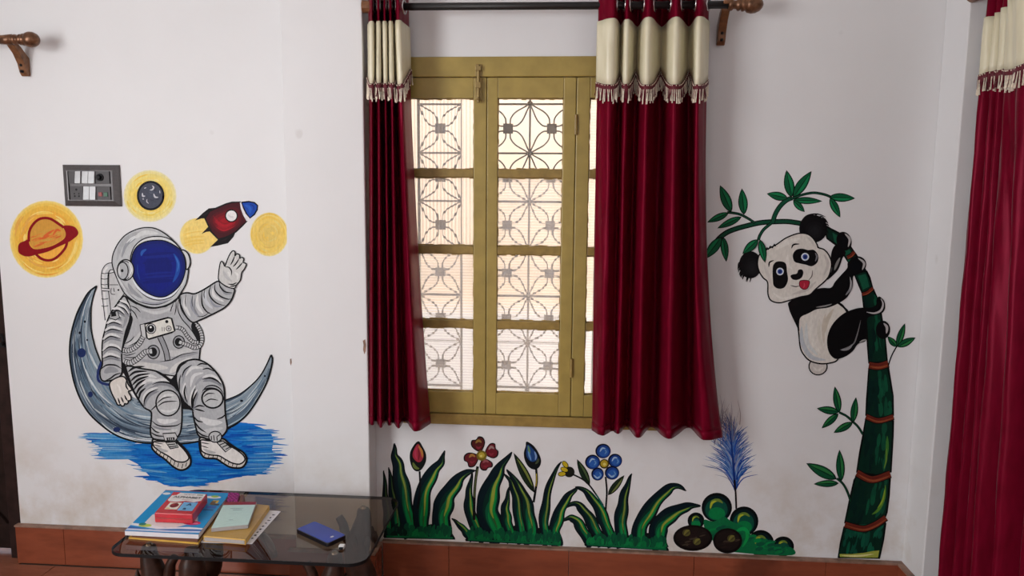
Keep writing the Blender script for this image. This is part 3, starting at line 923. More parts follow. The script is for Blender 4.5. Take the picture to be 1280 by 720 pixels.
# ---- small cratered planet
m = Mural('cratered_planet_painting', 'small grey cratered planet painted on a pale yellow disc beside the switch plate', 'painting', 0.0002, KL, at_y(188, 245))
m.part('yellow_halo', 'pale yellow disc')
m.rings(187.5, 245, 33, 32.5, [(1, (233, 224, 176)), (0.95, (234, 221, 152)), (0.86, (236, 217, 130)), (0.72, (238, 214, 118)), (0.6, (236, 204, 96))])
for i in range(26):
    a = random.uniform(0, 6.28); r = random.uniform(0.55, 0.95); ln = random.uniform(0.3, 0.8)
    m.stroke([(187.5 + 33 * r * math.cos(a + ln * t), 245 + 32.5 * r * math.sin(a + ln * t)) for t in (0, .5, 1)], random.uniform(1, 3), random.choice([(238, 224, 150), (232, 206, 100), (230, 214, 140), (236, 200, 88)]))
m.part('planet_ball', 'grey ball')
m.oval(188.3, 244.5, 16, 17.3, (72, 76, 90), (32, 33, 42), 2.6)
for i in range(20):
    a = random.uniform(0, 6.28); r = random.uniform(0, 0.75)
    x, y = 188.3 + 14 * r * math.cos(a), 244.5 + 15 * r * math.sin(a)
    m.stroke([(x - 3, y - 1), (x, y + 1), (x + 3, y)], 1.5, random.choice([(62, 66, 80), (86, 92, 106), (74, 80, 96)]))
for pts, w in (([(187, 237.5), (190.5, 237), (192, 234), (190, 232)], 2), ([(178, 241), (178.5, 245), (181.5, 245)], 2.2), ([(192, 242), (194, 246.3), (198, 246.6)], 2.2), ([(178, 248.5), (180, 249)], 1.4), ([(184, 248.5), (183.5, 252), (186, 254.5)], 1.1), ([(180, 235.5), (183, 234.5)], 1.2), ([(199.5, 238), (200, 242)], 1)):
    m.stroke(pts, w, (196, 198, 206))
m.end()

# ---- plain yellow moon
m = Mural('yellow_moon_painting', 'plain yellow disc painted against the edge of the white pillar', 'painting', 0.0002, KL, at_y(336, 293))
m.part('yellow_halo')
m.rings(336.5, 293, 24, 27.5, [(1, (236, 219, 158)), (0.95, (236, 210, 122)), (0.84, (236, 203, 106)), (0.6, (232, 200, 108)), (0.35, (226, 196, 108))])
for i in range(40):
    a = random.uniform(0, 6.28); r = random.uniform(0.1, 0.95); ln = random.uniform(0.4, 1.4)
    m.stroke([(336.5 + 24 * r * math.cos(a + ln * t), 293 + 27.5 * r * math.sin(a + ln * t)) for t in (0, .33, .66, 1)], random.uniform(1, 2.6), random.choice([(238, 206, 104), (226, 190, 98), (230, 206, 124), (234, 196, 90)]))
m.end()

# ---- rocket
m = Mural('rocket_painting', 'dark red rocket with a blue nose and round white porthole painted on the wall', 'painting', 0.0004, KL, at_y(285, 280))
m.part('exhaust_flame', 'pale yellow puff of flame')
m.rings(246.5, 295, 22, 22.5, [(1, (238, 222, 160)), (0.95, (240, 216, 130)), (0.8, (240, 208, 112)), (0.5, (242, 208, 108))])
m.fill([(240, 276), (256, 272), (262, 284), (272, 298), (264, 308), (246, 312), (238, 295)], (242, 212, 122))
for i in range(14):
    y = random.uniform(280, 312); m.stroke([(230, y), (242, y - 3), (256, y - 4)], random.uniform(1, 2.5), random.choice([(243, 216, 128), (238, 202, 102)]))
m.part('fuselage', 'dark red body')
m.fill([(256.3, 273), (262, 264), (271.3, 259.8), (282.5, 255), (290, 253), (300, 252.5), (309, 276), (303, 282), (295, 289.5), (285, 296), (273, 299), (263, 288.8), (261, 283)], (70, 16, 26), (24, 18, 22), 2, smooth=False)
for f, c in ((0.86, (86, 14, 26)), (0.72, (110, 12, 26)), (0.55, (136, 12, 28)), (0.36, (158, 16, 32))):
    cx, cy = 283, 279
    m.fill([(cx + (x - cx) * f, cy + (y - cy) * f) for x, y in [(259, 276), (265, 266), (276, 261), (290, 256), (300, 258), (303, 268), (304, 278), (293, 288), (280, 293), (268, 290)]], c)
for i in range(12):
    t = random.uniform(-8, 8); m.stroke([(268 + t * .3, 276 + t), (280, 284 + t * .6), (294, 278 + t * .6)], 1.2, random.choice([(150, 20, 34), (100, 12, 24), (176, 24, 40)]))
m.part('nose_cone', 'blue nose')
m.fill([(299.8, 253), (303, 253), (305, 260), (309, 267), (313, 272.5), (311.3, 275.8), (308.3, 276.5), (304, 269), (301, 261)], (228, 226, 230), smooth=False)
m.fill([(302, 253), (311, 252), (318, 253.3), (322, 257), (321.5, 262), (318, 268), (312.5, 272.5), (308, 267), (304.5, 260)], (24, 72, 172), (20, 24, 50), 1.8, smooth=False)
m.stroke([(306, 256), (312, 260), (313, 267)], 4, (38, 92, 190)); m.stroke([(312, 255), (317, 258), (317, 263)], 2, (16, 54, 146))
m.part('porthole', 'round white porthole')
m.oval(289.2, 269.8, 8.2, 8.2, (26, 20, 24)).oval(289.2, 269.8, 6.6, 6.6, (232, 230, 230))
m.stroke([(285, 268), (288, 271), (293, 271)], 2, (218, 214, 216))
for pts in ([(243.8, 275.6), (253.8, 266), (261, 260.5), (271.5, 259.5), (262, 265), (257, 273), (252, 273)], [(251.7, 292.4), (257, 287), (261.5, 282), (265, 289), (258, 289.8)], [(262.8, 308.7), (273, 299), (285, 294.5), (295, 289), (292, 296), (285, 304), (272.5, 307)]):
    m.part('fin', 'black tail fin'); m.fill(pts, (26, 22, 26), smooth=False)
    cx = sum(p[0] for p in pts) / len(pts); cy = sum(p[1] for p in pts) / len(pts)
    m.stroke([(cx - 4, cy + 2), (cx, cy), (cx + 4, cy - 2)], 1.5, (48, 36, 42))
m.end()

# ---- blue ground patch
m = Mural('blue_ground_painting', 'broad blue brush strokes painted under the moon and the astronaut', 'painting', 0.0002, KL, at_y(225, 570))
m.part('brushwork')
gpoly = [(118, 541), (145, 545), (170, 555), (200, 553), (250, 552), (284, 538), (300, 528), (308, 528.5), (325, 534), (338, 540), (342, 550), (340, 562), (343, 572), (337, 584), (328, 590), (310, 594), (290, 598), (260, 604), (225, 609), (205, 606), (190, 598), (180, 588), (172, 580), (160, 574), (140, 572), (122, 569), (128, 560), (114, 553)]
BL = [(16, 104, 184), (26, 122, 196), (10, 88, 176), (34, 130, 200), (14, 74, 170), (22, 112, 200)]
m.fill(gpoly, (18, 106, 188), smooth=False)


def inside(x, y, P):
    r = False; j = len(P) - 1
    for i in range(len(P)):
        if (P[i][1] > y) != (P[j][1] > y) and x < (P[j][0] - P[i][0]) * (y - P[i][1]) / (P[j][1] - P[i][1]) + P[i][0]: r = not r
        j = i
    return r


k = 0
while k < 230:
    x = random.uniform(112, 346); y = random.uniform(529, 608)
    if not inside(x, y, gpoly): continue
    k += 1; L = random.uniform(8, 24); d = random.uniform(-1.5, 1.5)
    c = random.choice(BL) if random.random() < 0.9 else (70, 150, 205)
    m.stroke([(x - L, y + d * .6), (x, y), (x + L, y - d)], random.uniform(0.8, 3.4), c)
for i in range(60):   # dry bristle ends at both sides
    y = random.uniform(540, 573); x = random.uniform(92, 116) + (y - 541) * 0.25
    if y > 548: x += 12
    m.stroke([(x, y), (x + random.uniform(14, 30), y + 0.5), (x + 42, y + 1)], random.uniform(0.6, 1.8), random.choice([(96, 160, 206), (60, 136, 198), (130, 176, 210), (40, 124, 194)]))
for i in range(60):
    y = random.uniform(536, 592); x = random.uniform(340, 357) - abs(y - 558) * 0.22
    m.stroke([(x, y), (x - random.uniform(8, 22), y + 0.5), (x - 34, y + 1)], random.uniform(0.6, 1.6), random.choice([(70, 140, 200), (40, 122, 192), (110, 166, 206), (24, 112, 190)]))
for i in range(26):
    x = random.uniform(165, 240); y = 575 + (x - 150) * 0.36 + random.uniform(-3, 3)
    m.stroke([(x - 14, y - 2), (x, y), (x + 12, y + 2)], random.uniform(0.7, 1.8), random.choice([(60, 138, 198), (30, 116, 190), (100, 160, 204)]))
m.end()

# ---- crescent moon
m = Mural('crescent_moon_painting', 'grey blue crescent moon with dark craters painted as a seat for the astronaut', 'painting', 0.0015, KL, at_y(210, 500))
OUT = [(121, 357.5), (111, 365), (102.5, 378.8), (95, 395), (88.8, 418), (87, 438), (88.2, 455), (92.5, 477.5), (101, 500), (112.5, 518), (130, 534), (145, 544), (161, 550), (177.5, 553.3), (200, 554.5), (223, 555), (247, 552), (268, 545), (284, 536), (295, 530), (306, 521), (315, 510), (326, 492.5), (335, 473.8), (340.6, 451), (338.8, 443.5)]
INN = [(121, 357.5), (117, 368.8), (113.8, 383.8), (113.5, 400), (114.4, 415), (118.8, 434), (122.5, 444), (127, 455), (133, 466), (142, 478), (155, 490), (172, 499), (190, 505), (210, 508), (230, 509), (250, 508), (268, 505), (282.5, 500), (300, 492.5), (316, 480), (326, 468.8), (332.5, 457.5), (338.8, 443.5)]
m.part('crescent')
oc = [p[:2] for p in catmull(OUT, 6)]; ic = [p[:2] for p in catmull(INN, 6)]


def resample(P, n):
    d = [0]
    for a, b in zip(P[:-1], P[1:]): d.append(d[-1] + math.hypot(b[0] - a[0], b[1] - a[1]))
    out = []; j = 0
    for i in range(n + 1):
        t = d[-1] * i / n
        while j < len(d) - 2 and d[j + 1] < t: j += 1
        q = (t - d[j]) / ((d[j + 1] - d[j]) or 1); out.append((P[j][0] + (P[j + 1][0] - P[j][0]) * q, P[j][1] + (P[j + 1][1] - P[j][1]) * q))
    return out


oc = resample(oc, 100); ic = resample(ic, 100)
m.poly(oc + ic[::-1], (138, 152, 162))
mp = lambda u, v: (oc[u][0] + (ic[u][0] - oc[u][0]) * v, oc[u][1] + (ic[u][1] - oc[u][1]) * v)
for (v0, v1, c) in ((0.02, 0.42, (112, 128, 142)), (0.10, 0.30, (92, 108, 124))):
    m.poly([mp(i, v0) for i in range(4, 97)] + [mp(i, v1) for i in range(96, 3, -1)], c)
for i in range(250):
    u0 = random.randint(2, 84); L = random.randint(6, 15); v = random.uniform(0.05, 0.95); dv = random.uniform(-0.12, 0.12)
    dark = [(58, 74, 92), (74, 92, 112), (92, 112, 130), (50, 62, 78)]; mid = [(118, 140, 156), (136, 156, 170), (104, 130, 150)]; lt = [(178, 192, 200), (200, 210, 214), (160, 180, 192), (188, 198, 200)]
    r = random.random()
    c = random.choice(dark if r < (0.62 if v < 0.5 else 0.22) else mid if r < 0.78 else lt)
    pts = [mp(min(100, u0 + int(L * t)), min(.97, max(.03, v + dv * t))) for t in (0, .33, .66, 1)]
    m.stroke(pts, random.uniform(0.7, 2.6) * (0.6 if u0 < 12 or u0 > 80 else 1), c)
m.stroke([mp(i, 0.07) for i in range(44, 66, 3)], 1.6, (214, 220, 224)); m.stroke([mp(i, 0.12) for i in range(20, 40, 3)], 1.4, (176, 190, 200))
m.part('crater', 'dark blue crater spots')
for x, y, rx, ry in ((102, 441, 5.4, 5.8), (113, 493, 3, 3.6), (146, 537, 4.5, 3.2), (106, 402, 1.4, 1.6), (99.5, 416, 1.5, 1.7), (109, 425, 1.0, 1.4), (302, 501, 2.0, 1.4), (331, 470, 1.1, 1.2)):
    m.oval(x, y, rx, ry, (28, 44, 92) if rx > 2.5 else (26, 34, 50))
m.part('outline', 'black outline')
m.stroke([p for p in oc], 2.2, (22, 28, 34), None, 1); m.stroke([p for p in ic[:42]], 1.8, (22, 28, 34), None, 1); m.stroke([p for p in ic[60:]], 1.7, (22, 28, 34), None, 1)
m.part('navy_shadow', 'navy blue band behind the glove')
m.stroke([(127, 452), (123, 463), (122.5, 474), (128, 479), (137, 481)], 3.2, (34, 48, 104), None)
m.end()

# ---- astronaut
m = Mural('astronaut_painting', 'waving astronaut in a grey space suit with a dark blue visor painted on the wall', 'painting', 0.0025, KL, at_y(205, 450))
S0, SL, SD = (176, 178, 181), (214, 215, 215), (134, 137, 143)


def folds(ls, w=1.7, shade=True):
    for p in ls:
        if shade:
            m.stroke([(x + 0.6, y + 2.4) for x, y in p], w * 2.2, SD)
            m.stroke([(x - 0.4, y - 2.6) for x, y in p], w * 1.9, SL)
    for p in ls: m.stroke(p, w, BLK)


m.part('backpack', 'pale life support pack with hose')
m.fill([(136, 342), (143, 340), (150, 356), (156, 366), (147, 378), (139, 392), (136, 372)], (196, 197, 198), BLK, 1.1, smooth=False)
tube_c = [(143, 333), (136, 333.5), (131.5, 340), (130.5, 352), (131.5, 365), (133.5, 382), (135.5, 400)]
m.stroke(tube_c, 9.5, BLK, None).stroke(tube_c, 7.4, (200, 202, 204), None).stroke([(x - 1.5, y) for x, y in tube_c[1:]], 2.2, (222, 223, 222), None)
for y in (341, 348, 355, 363, 373, 382): m.stroke([(126.8, y + .4), (131, y + 1), (135.5, y)], 0.9, BLK, None)
m.fill([(127, 360), (137, 361), (137, 364), (127, 363.5)], (206, 207, 208), BLK, 1, smooth=False)
m.stroke([(137, 356), (148, 356)], 0.9, BLK, None); m.stroke([(139, 360), (139, 367), (144, 368)], 0.9, BLK, None); m.stroke([(142, 360), (143, 365)], 0.9, BLK, None); m.oval(148, 362.5, 1.2, 1.2, BLK)
m.part('torso', 'grey suit body')
m.fill([(156, 370), (166, 377), (180, 383), (194, 385), (207, 383), (219, 376.5), (226, 369), (235, 372), (240, 390), (246, 403), (252, 412), (253.5, 425), (250, 437), (249, 450), (247.5, 451), (236, 454), (218, 470), (190, 466), (165, 466), (151, 456), (152, 440), (155, 425), (160, 410), (162, 395)], S0, BLK, 1.8, smooth=False)
for p, w, c in (([(168, 388), (185, 395), (215, 392)], 9, (166, 168, 171)), ([(176, 386), (196, 391), (218, 384)], 4, (196, 198, 199)), ([(158, 432), (170, 424), (178, 412)], 5, (196, 198, 199)), ([(226, 388), (234, 402), (242, 416)], 5, (160, 162, 167)), ([(230, 384), (236, 396), (244, 408)], 2.5, SL), ([(205, 440), (224, 442), (244, 434)], 9, (196, 197, 197)), ([(160, 455), (185, 458), (210, 460)], 9, (202, 202, 200)), ([(212, 466), (222, 458), (240, 447)], 8, (206, 206, 204)), ([(214, 448), (232, 444), (248, 441)], 4, (150, 152, 156)), ([(172, 449), (190, 452), (206, 452)], 4, (160, 162, 166))):
    m.stroke(p, w, c)
m.fill([(163, 394), (166, 400), (160.5, 419), (156, 430), (153, 440), (152.4, 430), (156, 416), (161, 405)], BLK)
m.fill([(241, 403), (248, 409), (250, 418), (248.5, 429), (244, 421), (239, 410)], BLK)
for p in ([(160, 384), (168, 391), (172, 399)], [(162, 382), (170, 385), (176, 391)], [(224, 372), (222, 385), (227, 398), (238, 411), (246, 424)], [(217, 378), (214, 386), (213, 390)], [(220, 376), (220, 386), (218, 394)], [(227, 372), (232, 392), (242, 404)], [(155, 430), (163, 426), (168, 420)], [(160, 433), (170, 428), (176, 420)], [(200, 452), (214, 450), (228, 443), (247, 440)], [(154, 446), (166, 447), (180, 444)], [(153, 443), (160, 444), (170, 441)]): m.stroke(p, 1.3, BLK)


def hose(pts, w, step=3):
    m.part('hose', 'ribbed suit hose')
    m.stroke(pts, w, BLK, None); m.stroke(pts, w - 1.8, (190, 192, 194), None)
    q = resample([p[:2] for p in catmull(pts, 6)], max(3, int(sum(math.hypot(b[0] - a[0], b[1] - a[1]) for a, b in zip(pts[:-1], pts[1:])) / step)))
    for i in range(1, len(q) - 1):
        dx, dy = q[i + 1][0] - q[i - 1][0], q[i + 1][1] - q[i - 1][1]; l = math.hypot(dx, dy)
        nx, ny = -dy / l * (w / 2 - .4), dx / l * (w / 2 - .4)
        m.stroke([(q[i][0] - nx, q[i][1] - ny), (q[i][0] + dx / l, q[i][1] + dy / l), (q[i][0] + nx, q[i][1] + ny)], 0.9, BLK, None)


hose([(179, 420), (175, 428), (169, 434), (161, 438), (153.5, 437.5)], 7)
for cx, cy, r in ((191.7, 440, 7.6), (223.6, 427.5, 7)):
    m.part('hose_port'); m.oval(cx, cy, r, r + .8, (150, 152, 156), BLK, 1.4).oval(cx - .6, cy, r - 2.4, r - 1.8, BLK)
hose([(190, 439), (182, 440), (176, 445), (170, 450), (162.5, 453.5), (153.5, 451)], 7.4)
hose([(224, 427.5), (234, 431), (243, 434.5), (250, 432), (252.5, 424), (250.5, 414), (246, 406)], 5.8)
hose([(219.4, 409), (228, 411.5), (234, 420), (241, 427), (248, 428)], 5.2)
m.part('belt_strap', 'grey belt strap')
m.stroke([(200, 421), (204.5, 431), (208, 441), (209.5, 451)], 7.4, BLK, None).stroke([(200, 421), (204.5, 431), (208, 441), (209.5, 450)], 5, (148, 150, 154), None)
m.part('chest_panel', 'white control panel with dials')
m.fill([(175, 406), (181, 404.5), (184, 423.5), (177, 420.5)], (196, 197, 198), BLK, 1.2, smooth=False)
m.fill([(181, 405), (210, 397), (214.5, 398.2), (218.5, 413.5), (215, 415.5), (186, 424), (183.5, 422)], (216, 215, 208), BLK, 2.2, smooth=False)
m.oval(188.8, 410.8, 6, 6.2, (188, 189, 190), BLK, 1).oval(188.6, 410.8, 4.4, 4.7, BLK).oval(188.4, 409, 1.3, 1.3, (226, 226, 224))
m.oval(208.5, 402, 2, 2, BLK).oval(210.9, 410.7, 3.2, 3.2, (200, 200, 198), BLK, .8).oval(210.9, 410.7, 1.3, 1.3, (110, 110, 112))
for x in (202.6, 205.2): m.stroke([(x, 409), (x + .3, 414)], 0.7, (90, 90, 92), None)

m.part('left_leg', 'bent leg with knee patch')
LLEG = [(157.5, 458), (161, 474), (166, 487.5), (174, 501), (181, 510), (188, 514), (189.4, 520), (188, 537), (190, 547), (199, 550), (215, 550), (224, 543.5), (227, 531), (227.5, 512), (226, 497), (218, 481), (207.5, 471), (195, 464), (178, 461)]
m.fill(LLEG, S0, BLK, 2.2)
for p, w, c in (([(168, 470), (180, 468), (196, 472)], 5, SL), ([(174, 484), (186, 475), (204, 478)], 4, SL), ([(180, 494), (188, 486), (198, 483)], 4, (152, 155, 160)), ([(178, 490), (184, 482), (200, 476)], 2.5, (150, 153, 158)), ([(196, 524), (205, 527), (222, 525)], 6, SL), ([(194, 537), (206, 541), (222, 537)], 6, (200, 201, 202)), ([(190, 532), (200, 536), (214, 537)], 2.5, SD)): m.stroke(p, w, c)
folds([[(160, 465), (168, 459.5), (181, 458)], [(161, 471), (169, 465), (184, 464)], [(163, 477), (172, 469.5), (188, 467)], [(165, 482), (173, 474.5), (186, 470)], [(167, 488), (173, 479.5), (182, 474)], [(170, 494), (174, 486), (181, 480)], [(173.5, 500), (175.5, 491), (182, 485)]], 2.9, False)
folds([[(190, 481), (200, 477.5), (212, 479), (220, 485), (226, 494)], [(180, 507), (181, 499), (187, 491), (198, 486.5)]], 2.2)
m.stroke([(193, 463.5), (206, 470.5), (216, 479.5), (222, 489)], 3.6, BLK)
folds([[(189, 525), (196, 531), (205, 533), (220, 532), (227, 528)], [(188, 540), (196, 544.5), (206, 545.5)], [(188.5, 533), (194, 539), (200, 541)]], 1.8, False)
m.oval(210, 503.8, 15, 16, (192, 194, 195), BLK, 1.9)
m.stroke([(200, 512), (210, 514.5), (221, 511)], 3, SL); m.stroke([(199, 500), (208, 494), (219, 494)], 3, SL)
for p in ([(195.5, 505), (204, 498), (215, 496)], [(196.5, 508.5), (206, 502.5), (222, 501.5)], [(188, 513.5), (194, 508), (196.5, 505)]): m.stroke(p, 1.6, BLK)
m.part('right_leg', 'bent leg with knee patch')
RLEG = [(246, 449.4), (257.5, 453.8), (267.5, 462.5), (275, 472.5), (280, 485), (281, 505), (282, 520), (284, 535), (279, 544), (270, 549), (256, 549), (248, 544), (245, 535), (241.5, 519), (240, 511), (231, 504), (225, 493), (221, 480), (220.5, 468), (224, 457), (234, 451)]
m.fill(RLEG, S0, BLK, 2.2)
for p, w, c in (([(232, 470), (240, 460), (254, 460)], 4, SL), ([(238, 484), (242, 470), (254, 466)], 4, SL), ([(228, 480), (231, 466), (238, 457)], 3.5, (152, 155, 160)), ([(244, 482), (250, 474), (262, 469)], 3.5, (156, 158, 163)), ([(250, 522), (262, 528), (278, 528)], 8, SL), ([(252, 540), (264, 538), (279, 535)], 6, (198, 199, 200))): m.stroke(p, w, c)
folds([[(222, 466), (226, 457.5), (234, 452.5)], [(227, 472), (231, 462.5), (240, 456)], [(246, 457), (252, 454.5), (259, 456)], [(253, 462), (260, 460.5), (268, 464.5)], [(225, 488), (224, 478), (226, 468)]], 1.8, False)
folds([[(253, 474.5), (262, 472.3), (270, 475), (277, 481)], [(232, 481), (230.5, 492), (234, 503)], [(240, 511), (240, 498), (244.5, 484)], [(247, 489), (242, 500), (241, 512)]], 2.4)
folds([[(242.5, 510), (249, 507), (256, 508.5)], [(243, 511), (249, 512.5), (256, 514.5)], [(242, 520), (247, 526), (254, 527.5)], [(243, 526), (249, 535), (258, 541)], [(271, 524), (278, 521.5), (282.5, 517)], [(246, 538), (252, 543.5), (262, 546.5)]], 2.0, False)
m.oval(265.6, 498, 13.2, 12, (190, 192, 193), BLK, 2.2, 0.12)
m.stroke([(252, 491), (258, 483.5), (267, 482), (275, 486), (280, 494)], 1.7, BLK); m.stroke([(253, 488), (260, 485.5), (270, 486.5), (277, 491)], 2.6, BLK)
for p in ([(254, 496.5), (260, 492), (269, 492)], [(256, 503), (263, 499), (273, 500.5)]): m.stroke(p, 1.5, BLK)
m.part('dark_gap', 'black shade between the thighs')
m.fill([(207, 470), (214, 474), (219, 468), (221.5, 476), (225, 490), (231, 502), (240, 510.5), (243, 514), (236, 512), (229, 511.5), (227.4, 509), (226, 497), (218, 481)], BLK, smooth=False)
m.part('dark_gap', 'black shade beside the thigh'); m.fill([(153, 452), (157, 456), (162, 472), (168, 488), (176, 502), (180, 508), (175, 503), (166, 490), (160, 476), (154, 466)], BLK, smooth=False)
m.part('boot', 'white boot with a ribbed sole')
m.fill([(192, 549), (204, 551), (217.5, 548.8), (225, 555), (232.5, 562.5), (237.5, 571), (238, 580), (232.5, 586), (225, 587.5), (216, 583), (206, 574), (196, 567), (190, 560), (190.5, 553)], (204, 200, 194), BLK, 2.4)
m.fill([(193, 552), (206, 552), (217, 551), (226, 558), (233, 566), (236, 573), (230, 577.5), (220, 576.5), (211, 570.5), (200, 564), (192, 557.5)], (222, 218, 214), BLK, 1.8)
m.stroke([(195, 558), (203, 563), (210, 564)], 4, (178, 178, 178)); m.stroke([(193, 553), (198, 554), (204, 555)], 1.2, BLK); m.stroke([(192, 556), (197, 557), (202, 559)], 1.2, BLK)
for t in range(9):
    q = resample([(191, 561), (200, 567), (210, 574), (220, 581), (229, 583), (237, 578)], 10)[t + 1]; m.stroke([(q[0] + 1, q[1] - 2.8), (q[0] - .5, q[1] + 2.6)], 1, BLK, None)
m.fill([(207, 553), (219, 552), (223, 559), (213, 561)], (180, 180, 180), BLK, 1.5, smooth=False)
m.stroke([(209, 556), (219, 555)], 1.2, BLK, None); m.stroke([(211, 558.6), (221, 557.6)], 1.2, BLK, None)
m.fill([(203.5, 542), (219, 541), (222, 547), (219, 551), (206, 551)], (194, 195, 196), BLK, 1.4, smooth=False)
m.fill([(208, 547), (218, 546.4), (218.5, 550), (208.6, 550.4)], BLK, smooth=False)
for x in (210.5, 213, 215.5): m.stroke([(x, 547.4), (x + .3, 549.8)], 1, (190, 190, 190), None)
m.part('boot', 'white boot with a ribbed sole')
m.fill([(250, 547), (260, 549), (271, 550), (279, 548.5), (286, 554), (295, 560), (304, 565.5), (308.3, 573), (306, 581), (300, 585), (288, 584), (278.8, 579), (270, 573.5), (258, 572.8), (252.5, 569), (249.6, 560)], (204, 200, 194), BLK, 2.4)
m.fill([(251.5, 550), (262, 551), (277, 551), (286, 556.5), (296, 562.5), (304, 569), (306, 575), (300, 580), (291, 579), (282, 574.5), (273.8, 569.8), (262, 568.4), (252.5, 564), (251, 556)], (222, 218, 214), BLK, 1.8)
m.stroke([(254, 561), (262, 565), (270, 566)], 4, (178, 178, 178)); m.stroke([(251, 553), (256, 554), (262, 555)], 1.2, BLK); m.stroke([(251, 557), (256, 558.5), (261, 560)], 1.2, BLK)
for t in range(9):
    q = resample([(251, 566), (262, 570.5), (273, 571.7), (284, 578), (295, 582.5), (306, 579)], 11)[t + 1]; m.stroke([(q[0] + .6, q[1] - 1.8), (q[0] - .4, q[1] + 2)], 1, BLK, None)
m.fill([(271, 553), (279, 551), (289, 560), (282, 565)], (180, 180, 180), BLK, 1.5, smooth=False)
for i in range(3): m.stroke([(274 + 4 * i, 556.5 + 2.6 * i), (281 + 3.4 * i, 553.5 + 2.6 * i)], 1.2, BLK, None)
m.oval(269, 546, 8, 6.8, (188, 189, 190), BLK, 1.5)
for p in ([(264, 545), (264.5, 550)], [(267, 544), (268, 551)], [(271, 546), (271.5, 551)], [(271, 546), (275, 543)]): m.stroke(p, 1.2, BLK, None)

m.part('lowered_arm', 'grey sleeve hanging down')
m.fill([(155, 370), (147.5, 378.8), (140, 388.8), (135, 399), (132, 410), (128.5, 424), (127.5, 438), (128, 455), (125, 464), (126, 473), (131, 476.5), (145, 473.5), (152, 467), (152.5, 455), (152, 443), (154, 430), (157, 415), (162, 400), (163, 388), (160, 377)], S0, BLK, 2)
for p, w, c in (([(150, 384), (144, 398), (140, 414)], 5, SL), ([(136, 418), (133, 432), (134, 450)], 5, (200, 202, 203)), ([(130, 466), (138, 462), (148, 464)], 8, (146, 149, 154)), ([(157, 382), (158, 396), (154, 410)], 4, (150, 152, 156))): m.stroke(p, w, c)
folds([[(137, 396), (144, 394.5), (152, 398)], [(133, 407), (142, 403), (153, 407)], [(131, 416), (140, 411.5), (154, 415)], [(128.5, 427), (138, 420.5), (151, 424)], [(128, 441), (136, 434), (146, 435), (152, 440)], [(128.5, 449), (138, 445), (151, 449)], [(150, 378), (158, 381), (163, 389)], [(147, 383), (155, 386), (161, 394)], [(140, 389), (148, 388), (156, 394)]], 1.7)
m.stroke([(126, 462), (133, 456.5), (144, 456.5), (152, 461)], 2, BLK); m.stroke([(131, 476), (138, 473), (144, 468.5), (152, 466)], 2, BLK)
m.fill([(138.5, 391), (147, 388.5), (149.5, 397), (144.5, 400), (136.5, 397.5)], (170, 172, 174), BLK, 1.3, smooth=False)
m.fill([(139, 391), (144.5, 389.8), (145.5, 395), (139, 396)], BLK, smooth=False)
m.part('lowered_glove', 'pale glove hanging down')
m.fill([(137, 479), (139, 490), (144, 500), (146.6, 505.5), (149.2, 506.6), (150.4, 505.6), (152, 507.6), (155, 507), (155.8, 504.6), (158.4, 505), (160.4, 503), (160.4, 501), (163, 500.6), (163.8, 496), (160.5, 489.5), (164.8, 487.2), (160, 480), (157, 473), (152, 470.5), (144, 473)], (218, 213, 206), BLK, 1.8)
for p in ([(147.3, 497), (149, 502), (149.8, 505)], [(151.3, 496), (153, 500), (154.5, 503.5)], [(155.5, 493.5), (157.5, 498), (159.5, 501)], [(157.5, 476), (157.8, 483), (160.8, 488)]): m.stroke(p, 1.9, BLK)
m.stroke([(146, 480), (150, 486), (151, 492)], 3, (228, 224, 218))

m.part('raised_arm', 'grey sleeve raised in a wave')
m.fill([(226, 368), (234, 366), (242.5, 367.3), (251, 364), (260, 358.8), (269, 353), (274, 352), (283, 358), (292.5, 361), (292, 368), (287.5, 377.5), (280, 385), (270, 390.6), (259, 396), (250, 400), (241, 403), (233, 396), (227, 384), (224, 374)], S0, BLK, 2)
for p, w, c in (([(232, 370), (231, 382), (238, 396)], 4, SL), ([(240, 370), (240, 384), (248, 396)], 3.5, (150, 154, 164)), ([(247, 368), (247, 382), (254, 392)], 4, SL), ([(257, 364), (257, 376), (266, 386)], 4.5, (196, 200, 206)), ([(266, 360), (268, 370), (280, 377)], 4, SL), ([(262, 372), (268, 382), (278, 383)], 3, (146, 150, 160)), ([(276, 358), (282, 366), (290, 367)], 4.5, (148, 151, 157)), ([(244, 372), (243, 386), (250, 397)], 2.2, SD)): m.stroke(p, w, c)
folds([[(226, 370), (225.6, 380), (227.5, 388), (233, 397)], [(252.5, 363.5), (252, 372.5), (253.5, 382.5), (259, 390), (266, 393)], [(263.8, 357), (261.3, 365), (264, 372.5), (271.5, 379.3), (282, 382.3)], [(269, 353.8), (268.7, 362.5), (275, 370), (284, 373.8), (289, 373.6)], [(274, 352), (275.5, 358.8), (281.5, 364.8), (291, 366)]], 1.9, False)
folds([[(232.5, 367), (231.5, 376), (232.5, 384)], [(241, 368), (240, 377), (241, 384)], [(246, 396), (255, 395), (262, 390)], [(256, 362), (255, 368), (256, 374)]], 1.0, False)
m.part('raised_glove', 'pale glove with spread fingers')
m.fill([(273.8, 351), (273.3, 342), (275, 330), (277, 326.6), (279.4, 328.8), (281, 333), (284, 325), (287.5, 317.5), (291, 313.5), (293.8, 315), (293.6, 320), (296, 317.3), (299.4, 318.6), (299.4, 323), (302, 321.6), (304.8, 323.6), (303.8, 327.8), (307, 329.2), (307.8, 331.2), (305, 337), (302, 341), (300.5, 350), (296, 355.5), (292.5, 360.5), (283, 358)], (206, 206, 204), BLK, 1.5, n=3)
